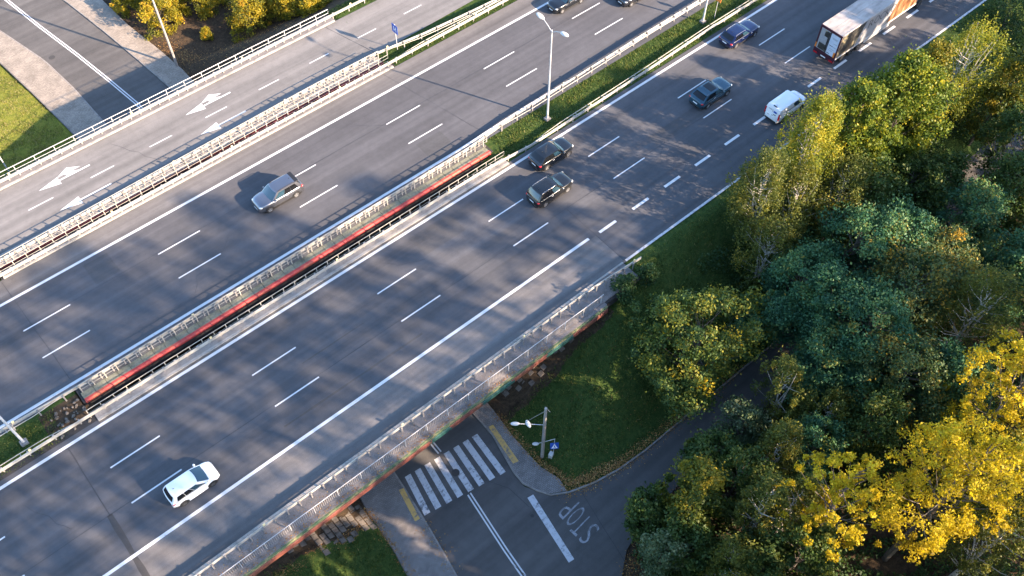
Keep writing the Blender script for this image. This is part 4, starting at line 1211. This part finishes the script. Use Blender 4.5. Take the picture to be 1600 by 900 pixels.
# (name, kind, base x, y, height, radius, crown offset, density, stems, label)
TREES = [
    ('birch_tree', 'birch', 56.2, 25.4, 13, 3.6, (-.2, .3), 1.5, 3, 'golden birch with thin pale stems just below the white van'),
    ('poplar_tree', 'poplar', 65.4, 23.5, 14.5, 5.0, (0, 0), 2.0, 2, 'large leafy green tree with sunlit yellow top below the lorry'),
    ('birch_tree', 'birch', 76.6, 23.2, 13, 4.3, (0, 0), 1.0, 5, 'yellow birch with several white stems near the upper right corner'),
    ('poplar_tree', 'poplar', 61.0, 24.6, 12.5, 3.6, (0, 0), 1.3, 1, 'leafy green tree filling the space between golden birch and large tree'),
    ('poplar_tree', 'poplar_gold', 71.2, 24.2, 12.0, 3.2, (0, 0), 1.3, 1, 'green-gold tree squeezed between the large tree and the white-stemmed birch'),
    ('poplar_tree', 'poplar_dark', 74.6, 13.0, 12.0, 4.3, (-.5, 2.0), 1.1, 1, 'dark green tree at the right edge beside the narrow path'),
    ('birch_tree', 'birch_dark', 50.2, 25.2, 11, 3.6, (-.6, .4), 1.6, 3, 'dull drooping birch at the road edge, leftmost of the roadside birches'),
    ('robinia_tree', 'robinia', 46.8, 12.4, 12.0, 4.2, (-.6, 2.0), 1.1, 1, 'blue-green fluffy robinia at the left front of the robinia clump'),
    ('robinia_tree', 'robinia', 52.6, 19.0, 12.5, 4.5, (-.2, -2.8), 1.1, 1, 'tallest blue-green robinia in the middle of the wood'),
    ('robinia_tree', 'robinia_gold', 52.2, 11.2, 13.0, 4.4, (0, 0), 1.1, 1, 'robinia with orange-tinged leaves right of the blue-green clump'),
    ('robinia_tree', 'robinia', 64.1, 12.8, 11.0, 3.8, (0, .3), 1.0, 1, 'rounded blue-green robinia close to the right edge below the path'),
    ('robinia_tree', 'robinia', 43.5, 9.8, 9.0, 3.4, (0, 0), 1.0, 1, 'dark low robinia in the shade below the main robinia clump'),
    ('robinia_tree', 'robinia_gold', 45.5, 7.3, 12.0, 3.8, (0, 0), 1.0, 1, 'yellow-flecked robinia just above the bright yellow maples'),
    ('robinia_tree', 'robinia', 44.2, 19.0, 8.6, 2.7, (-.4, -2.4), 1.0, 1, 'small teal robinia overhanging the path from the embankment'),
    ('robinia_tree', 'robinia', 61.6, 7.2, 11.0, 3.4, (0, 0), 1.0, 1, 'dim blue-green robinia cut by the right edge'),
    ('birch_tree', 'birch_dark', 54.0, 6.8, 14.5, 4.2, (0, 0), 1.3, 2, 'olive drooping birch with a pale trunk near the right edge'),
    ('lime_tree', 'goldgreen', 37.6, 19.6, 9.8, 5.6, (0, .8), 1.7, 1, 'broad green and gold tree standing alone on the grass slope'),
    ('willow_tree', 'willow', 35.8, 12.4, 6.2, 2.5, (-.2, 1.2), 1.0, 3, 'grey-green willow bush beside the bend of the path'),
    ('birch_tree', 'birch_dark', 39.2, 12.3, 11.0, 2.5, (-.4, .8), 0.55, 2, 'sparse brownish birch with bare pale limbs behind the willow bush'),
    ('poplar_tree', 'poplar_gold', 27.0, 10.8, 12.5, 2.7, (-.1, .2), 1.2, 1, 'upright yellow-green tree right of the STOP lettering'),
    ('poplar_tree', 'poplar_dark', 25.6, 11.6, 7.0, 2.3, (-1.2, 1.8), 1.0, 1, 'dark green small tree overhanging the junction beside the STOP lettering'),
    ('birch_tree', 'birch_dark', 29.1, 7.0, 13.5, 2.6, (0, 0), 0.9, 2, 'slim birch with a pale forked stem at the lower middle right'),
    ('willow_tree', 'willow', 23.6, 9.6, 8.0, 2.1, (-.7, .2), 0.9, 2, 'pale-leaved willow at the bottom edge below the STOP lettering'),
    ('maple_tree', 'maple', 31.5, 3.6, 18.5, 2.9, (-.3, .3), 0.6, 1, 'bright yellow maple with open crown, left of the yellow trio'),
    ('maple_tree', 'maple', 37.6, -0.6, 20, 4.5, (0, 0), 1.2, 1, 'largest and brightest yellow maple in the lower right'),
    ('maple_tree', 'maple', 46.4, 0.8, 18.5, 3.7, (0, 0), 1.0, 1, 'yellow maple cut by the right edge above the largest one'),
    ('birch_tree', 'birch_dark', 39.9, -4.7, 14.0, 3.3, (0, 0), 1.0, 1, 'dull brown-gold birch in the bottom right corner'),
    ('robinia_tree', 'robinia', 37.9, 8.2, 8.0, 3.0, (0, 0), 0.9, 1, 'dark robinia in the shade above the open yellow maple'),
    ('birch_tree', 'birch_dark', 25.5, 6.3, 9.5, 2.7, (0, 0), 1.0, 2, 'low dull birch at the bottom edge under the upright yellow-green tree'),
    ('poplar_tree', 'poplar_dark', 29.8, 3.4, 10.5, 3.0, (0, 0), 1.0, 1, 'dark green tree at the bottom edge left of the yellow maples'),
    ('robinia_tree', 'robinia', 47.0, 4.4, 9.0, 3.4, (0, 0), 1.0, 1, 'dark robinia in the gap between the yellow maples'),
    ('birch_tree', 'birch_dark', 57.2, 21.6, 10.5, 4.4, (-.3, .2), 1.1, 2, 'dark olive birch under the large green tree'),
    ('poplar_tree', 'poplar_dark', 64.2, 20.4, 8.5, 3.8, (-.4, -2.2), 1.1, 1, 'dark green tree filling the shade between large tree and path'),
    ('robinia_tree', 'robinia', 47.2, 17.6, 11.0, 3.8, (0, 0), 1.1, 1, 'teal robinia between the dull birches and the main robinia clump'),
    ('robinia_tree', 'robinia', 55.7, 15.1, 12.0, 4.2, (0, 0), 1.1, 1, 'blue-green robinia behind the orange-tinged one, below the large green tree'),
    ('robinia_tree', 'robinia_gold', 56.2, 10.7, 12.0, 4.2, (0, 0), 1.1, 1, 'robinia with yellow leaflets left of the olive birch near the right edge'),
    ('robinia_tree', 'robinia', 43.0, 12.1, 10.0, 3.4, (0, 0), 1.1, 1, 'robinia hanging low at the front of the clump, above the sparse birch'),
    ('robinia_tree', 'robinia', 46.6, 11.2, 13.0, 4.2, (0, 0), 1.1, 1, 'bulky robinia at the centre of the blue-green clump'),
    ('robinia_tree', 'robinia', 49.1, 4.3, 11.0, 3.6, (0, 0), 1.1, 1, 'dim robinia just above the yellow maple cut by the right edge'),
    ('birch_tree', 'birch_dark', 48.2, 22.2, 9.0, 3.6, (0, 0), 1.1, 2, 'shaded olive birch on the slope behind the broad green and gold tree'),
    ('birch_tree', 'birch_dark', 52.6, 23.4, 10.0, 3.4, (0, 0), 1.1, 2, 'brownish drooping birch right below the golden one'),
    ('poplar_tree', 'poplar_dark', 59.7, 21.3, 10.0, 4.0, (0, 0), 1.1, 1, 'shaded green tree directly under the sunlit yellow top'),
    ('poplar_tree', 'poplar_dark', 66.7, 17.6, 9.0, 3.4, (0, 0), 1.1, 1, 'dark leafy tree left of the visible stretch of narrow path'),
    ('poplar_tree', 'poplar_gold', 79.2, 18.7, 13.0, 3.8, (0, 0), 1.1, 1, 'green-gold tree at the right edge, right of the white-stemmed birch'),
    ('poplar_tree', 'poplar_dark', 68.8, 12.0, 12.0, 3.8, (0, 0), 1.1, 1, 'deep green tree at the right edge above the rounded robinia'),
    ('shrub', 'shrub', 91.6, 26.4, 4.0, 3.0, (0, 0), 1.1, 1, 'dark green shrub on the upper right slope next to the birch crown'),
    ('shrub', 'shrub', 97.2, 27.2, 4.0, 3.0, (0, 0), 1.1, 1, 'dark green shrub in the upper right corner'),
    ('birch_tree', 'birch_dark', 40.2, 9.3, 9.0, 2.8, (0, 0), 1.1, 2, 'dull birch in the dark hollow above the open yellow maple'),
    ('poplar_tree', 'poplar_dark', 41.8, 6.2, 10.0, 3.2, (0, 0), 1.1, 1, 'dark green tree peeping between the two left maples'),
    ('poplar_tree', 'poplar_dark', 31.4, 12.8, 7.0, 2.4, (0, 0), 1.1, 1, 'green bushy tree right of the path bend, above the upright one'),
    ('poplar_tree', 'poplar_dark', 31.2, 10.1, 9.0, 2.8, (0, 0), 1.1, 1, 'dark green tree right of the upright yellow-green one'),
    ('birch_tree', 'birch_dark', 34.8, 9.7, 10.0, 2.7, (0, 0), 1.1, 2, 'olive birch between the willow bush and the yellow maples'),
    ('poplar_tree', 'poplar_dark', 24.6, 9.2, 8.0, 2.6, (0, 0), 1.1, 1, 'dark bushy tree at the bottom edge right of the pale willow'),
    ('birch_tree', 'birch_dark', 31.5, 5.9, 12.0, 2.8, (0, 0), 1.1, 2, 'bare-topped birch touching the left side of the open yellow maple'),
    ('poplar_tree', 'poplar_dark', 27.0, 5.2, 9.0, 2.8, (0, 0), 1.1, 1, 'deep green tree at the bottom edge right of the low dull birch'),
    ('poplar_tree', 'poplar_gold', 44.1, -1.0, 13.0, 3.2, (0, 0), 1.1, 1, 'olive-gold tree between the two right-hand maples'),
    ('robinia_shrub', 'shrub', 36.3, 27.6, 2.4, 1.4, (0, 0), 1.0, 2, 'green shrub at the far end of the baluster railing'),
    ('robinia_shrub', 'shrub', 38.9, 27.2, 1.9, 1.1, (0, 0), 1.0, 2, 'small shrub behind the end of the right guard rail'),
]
for i, (nm, kind, x, y, h, rr_, off, dens, stems, lab) in enumerate(TREES):
    sn_ = float(np.interp(x, [p[0] for p in SN], [p[1] for p in SN])) + 0.7; ss_ = float(np.interp(x, [p[0] for p in SS], [p[1] for p in SS])) - 0.7
    if x > 22 and ss_ < y < sn_:                        # keep trunks off the side road; the crown leans over it
        y2 = ss_ if y - ss_ < sn_ - y else sn_
        off = (off[0], off[1] + y - y2); y = y2
    tree(nm, lab, kind, x, y, h, rr_, 100 + i, off, WOOD if 'shrub' not in nm else 'shrubs by the railing end', 'tree' if 'shrub' not in nm else 'shrub', dens, stems)

SH = [(25.7, 89.9, 3.6, 2.3, 'gold shrub left of the tall pale pole at the top'), (23.9, 95.2, 3.0, 1.7, 'dark gold shrub at the top edge where the pavement ends'),
      (30.6, 89.5, 3.4, 2.2, 'gold shrub at the top edge right of the tall pole'), (28.4, 85.0, 1.2, 0.7, 'tiny lone gold shrub on the bare soil'),
      (32.9, 82.9, 3.6, 2.7, 'largest gold shrub, behind the ramp railing'), (36.9, 81.6, 3.2, 2.2, 'gold shrub right of the largest one, near the railing end'),
      (36.3, 87.5, 3.2, 2.4, 'gold-green shrub behind the largest gold shrub'), (41.5, 80.2, 2.4, 1.8, 'low gold shrub beyond the end of the ramp railing'),
      (28.4, 93.0, 3.2, 2.2, 'gold shrub cut by the top edge between two others'), (34.6, 85.6, 2.8, 2.0, 'dense gold shrub filling the gap behind the largest one'), (39.6, 84.6, 3.0, 2.2, 'gold shrub at the top edge above the railing end'), (38.6, 78.4, 1.8, 1.5, 'low gold shrub right against the ramp railing')]
for i, (x, y, h, rr_, lab) in enumerate(SH): tree('gold_shrub', lab, 'shrub_gold', x, y, h * 1.1, rr_ * 1.22, 300 + i, (0, 0), 'gold shrubs behind the ramp', 'shrub', 0.9, 2)

# tall trees of the same wood, outside the frame: their shadows fall across the road
first = None
TALL = [(3, -10, 41, 5.2, 0), (12, -12, 43, 5.2, 0.7), (21, -13, 44, 5.4, 1.1), (30, -12, 44, 5.2, 2.3), (39, -14, 44, 5.4, 3.0), (48, -12, 42, 5.0, 4.0), (57, -12, 38, 5.2, 5.2), (8, -24, 49, 5.6, 1.6), (19, -25, 50, 5.6, 4.6), (30, -25, 50, 5.6, 2.8), (41, -25, 49, 5.6, 3.5), (50, -25, 46, 5.6, 3.9), (63, -17, 37, 5.4, 4.4)]
for i, (x, y, h, rr_, rz) in enumerate(TALL):
    root, sh = tree('tall_poplar_tree', 'tall high-crowned poplar behind the viewer, casting dappled shade on the road', 'tall', x, y, 40.0, 5.4, 500, (0, 0), 'tall poplars shading the road', 'tree', 1.0, 1, None, None, first)
    first = sh
    root.rotation_euler[2] = rz; root.scale = (rr_ / 5.4, rr_ / 5.4, h / 40.0)
first = None
for i, (x, y, h, rr_, rz) in enumerate([(60, -7, 25, 4.8, 0), (69, -3, 24, 4.8, 1.2), (78, 4, 19, 4.6, 2.0), (89, 9, 25, 4.8, 3.1), (97, 13, 25, 4.8, 4.4), (66, -14, 24, 5, 5.5), (78, -8, 24, 5, 0.9), (91, -1, 23, 5, 2.6), (52, -9, 17, 4, 3.3), (103, 22, 14, 4, 3.9), (46.5, -15, 19, 4, 2.5), (34, -15, 26, 4.4, 1.0), (25, -13, 20, 4.6, 2.2), (17, -8, 19, 4.4, 3.4), (22.5, -6, 19, 4.2, 1.5), (14, 1, 18, 4.2, 2.9), (9, -2, 18, 4.4, 4.1), (1, 5, 17, 4.2, 5.0), (29, -21, 24, 4.8, 0.2), (30, -10, 25, 4.4, 5.6), (36, -20, 24, 4.6, 3.7)]):
    root, sh = tree('broad_poplar_tree', 'broad poplar just beyond the lower right of the picture, shading wood and crossing', 'poplar', x, y, 20.0, 4.6, 501, (0, 0), 'broad poplars beyond the lower right', 'tree', 1.0, 1, 0.22, None, first)
    first = sh
    root.rotation_euler[2] = rz; root.scale = (rr_ / 4.6, rr_ / 4.6, h / 20.0)


# ------------------------------------------------------------------ grass and fallen leaves
def scatter_grass(name, label, regions, dens, hmin, hmax, seed, tb=0.4):
    rg = np.random.default_rng(seed)
    P, T_ = [], []
    for (x0, x1, y0, y1, cond) in regions:
        n = int((x1 - x0) * (y1 - y0) * dens)
        X, Y = rg.uniform(x0, x1, n), rg.uniform(y0, y1, n)
        patch = np.sin(X * 1.3 + 2 * np.sin(Y * 0.9)) * np.sin(Y * 1.7 + X * 0.4)
        for x, y, q in zip(X, Y, patch):
            if cond and not cond(x, y): continue
            z = ground_z(x, y); a = rg.uniform(0, 6.28); hh = rg.uniform(hmin, hmax) * (1 + 0.35 * q); w = rg.uniform(0.02, 0.045); lx_, ly_ = rg.normal(0, 0.09, 2)
            ca, sa = math.cos(a) * w, math.sin(a) * w
            P.append(((x - ca, y - sa, z - 0.02), (x + ca, y + sa, z - 0.02), (x + ca * 0.3 + lx_, y + sa * 0.3 + ly_, z + hh), (x - ca * 0.3 + lx_, y - sa * 0.3 + ly_, z + hh)))
            T_.append(tb + 0.15 * q + rg.normal(0, 0.17))
    o = put(name, quads(name, np.array(P), M['grassblade'], np.array(T_)))
    return tag(o, label, 'grass', kind='stuff')


scatter_grass('median_grass', 'short grass in the median between the guard rails', [(-16, -4.6, 44.75, 47.7, None), (39, 92, 44.75, 48.1, None), (38.3, 41, 45.2, 46.6, None)], 85, 0.06, 0.2, 1, 0.55)
scatter_grass('ramp_grass', 'grass strip between ramp and middle road and beside the ramp', [(38, 62, 61.85, 64.2, lambda x, y: y < 64.1), (37.6, 62, 71.75, 74.5, None)], 85, 0.06, 0.2, 2, 0.5)
scatter_grass('slope_grass', 'lawn on the slope right of the bridge', [(23, 62, 17.7, 28.9, lambda x, y: not (x < 38.5 and y > 27.3) and math.hypot(x - 37.6, y - 19.6) > 1.0), (62, 100, 22, 29.1, None)], 65, 0.06, 0.2, 3, 0.56)
scatter_grass('left_slope_grass', 'lawn below the bridge at lower left', [(-14, 9.4, 12, 27.3, lambda x, y: x < low_cx(y) - 7.3 and not (x > 3 and y > 26.3))], 65, 0.06, 0.22, 4, 0.52)
scatter_grass('upper_left_grass', 'sunny lawn at the upper left beside the pavement', [(-6, 9.9, 73, 100, lambda x, y: x < 9.8 - max(0, y - 88) * 0.11)], 120, 0.05, 0.14, 6, 0.86)  # high tone bias puts the sunlight into the blade colour


def undergrowth(name, label, regions, dens, seed):
    rg = np.random.default_rng(seed); Cn = []
    for (x0, x1, y0, y1, cond) in regions:
        n = int((x1 - x0) * (y1 - y0) * dens)
        for x, y in zip(rg.uniform(x0, x1, n), rg.uniform(y0, y1, n)):
            q = 0.5 + 0.5 * math.sin(x * 0.9 + 1.3 * math.sin(y * 0.7)) * math.sin(y * 1.1 + 0.5 * x)
            if q < 0.25 or not cond(x, y): continue
            Cn.append((x, y, ground_z(x, y) + rg.uniform(0.05, 0.25 + 1.3 * q)))
    Cn = np.array(Cn); S = rg.uniform(0.08, 0.17, len(Cn))
    o = put(name, quads(name, leaf_quads(Cn, S, rg, 0.6, 0.65), LEAF['shrub'], rg.normal(0.42, 0.2, len(Cn))))
    return tag(o, label, 'undergrowth', kind='stuff')


def in_wood(x, y):
    sn = float(np.interp(x, [p[0] for p in SN], [p[1] for p in SN])); ss = float(np.interp(x, [p[0] for p in SS], [p[1] for p in SS]))
    return y < ss - 0.5 or (y > sn + 0.6 and x > 44)


undergrowth('undergrowth', 'low leafy undergrowth below the trees of the wood', [(23, 75, -9, 14, in_wood), (44, 62, 18, 26, in_wood), (62, 105, 12, 26, in_wood)], 60, 12)


def scatter_litter(name, label, items, seed):
    rg = np.random.default_rng(seed); Cn = []
    for (pts, n, sp, dz) in items:
        p = np.array(pts); seg = rg.integers(0, len(p) - 1, n); t = rg.uniform(0, 1, n)[:, None]
        q = p[seg] * (1 - t) + p[seg + 1] * t + rg.normal(0, sp, (n, 2))
        for x, y in q: Cn.append((x, y, max(ground_z(x, y), dz) + 0.015 + rg.uniform(0, 0.02)))
    Cn = np.array(Cn); S = rg.uniform(0.025, 0.065, len(Cn))
    o = put(name, quads(name, leaf_quads(Cn, S, rg, 2.0, 0.7), M['litter'], rg.normal(0.5, 0.25, len(Cn))))
    return tag(o, label, 'fallen leaves', kind='stuff')


scatter_litter('fallen_leaves', 'brown fallen leaves along kerbs and below the trees', [
    ([(22.9, 28), (22.7, 25), (22.7, 22), (23.3, 20)], 900, 0.22, PZ), ([(22.9, 19.6), (25, 18.7), (28, 18.0), (34, 17.8), (42, 17.9)], 2600, 0.28, PZ),
    ([(22, 18.9), (25, 17.9), (30, 17.3), (40, 17.2)], 500, 0.25, LOW + .01), ([(9.3, 17), (9.5, 24), (9.7, 28)], 800, 0.25, PZ),
    ([(24, 23), (30, 21), (36, 19)], 350, 2.2, -9), ([(0, 26.6), (9, 26.9)], 900, 0.3, -9), ([(24, 87), (24.4, 84.5), (25.5, 82.5)], 900, 0.6, -5.9), ([(25, 82), (30, 80), (36, 78)], 900, 1.5, -5.9),
    ([(-10, 28.2), (30, 28.2)], 700, 0.35, 0.1), ([(-8, 27.4), (28, 27.4)], 700, 0.08, 0.06), ([(21.5, 11), (24, 12.2), (30, 13.4)], 700, 0.4, LOW + .01), ([(12, 20), (12.4, 24)], 160, 0.5, PZ)], 9)

# rubble at the left end of the median gap
random.seed(21)
rub = [MB().loft([[(0.16 * math.cos(t) * s * random.uniform(.7, 1.2), 0.13 * math.sin(t) * s * random.uniform(.7, 1.2), z) for t in [k * PI / 3 for k in range(6)]] for s, z in ((1, -0.05), (0.95, 0.06), (0.5, 0.15))]).mesh('rubble_stone', M['stone']) for k in range(4)]
root = tag(empty('rubble_heap', (-4, 46.1, -0.05)), 'heap of broken stones at the left end of the dark gap', 'rubble')
for k in range(46):
    o = put('rubble_stone', random.choice(rub), root, (random.uniform(-1.3, 1.4), random.uniform(-1.2, 1.2), random.uniform(-.03, .06)), random.uniform(0, 6)); s_ = random.uniform(0.4, 1.15); o.scale = (s_, s_, s_)
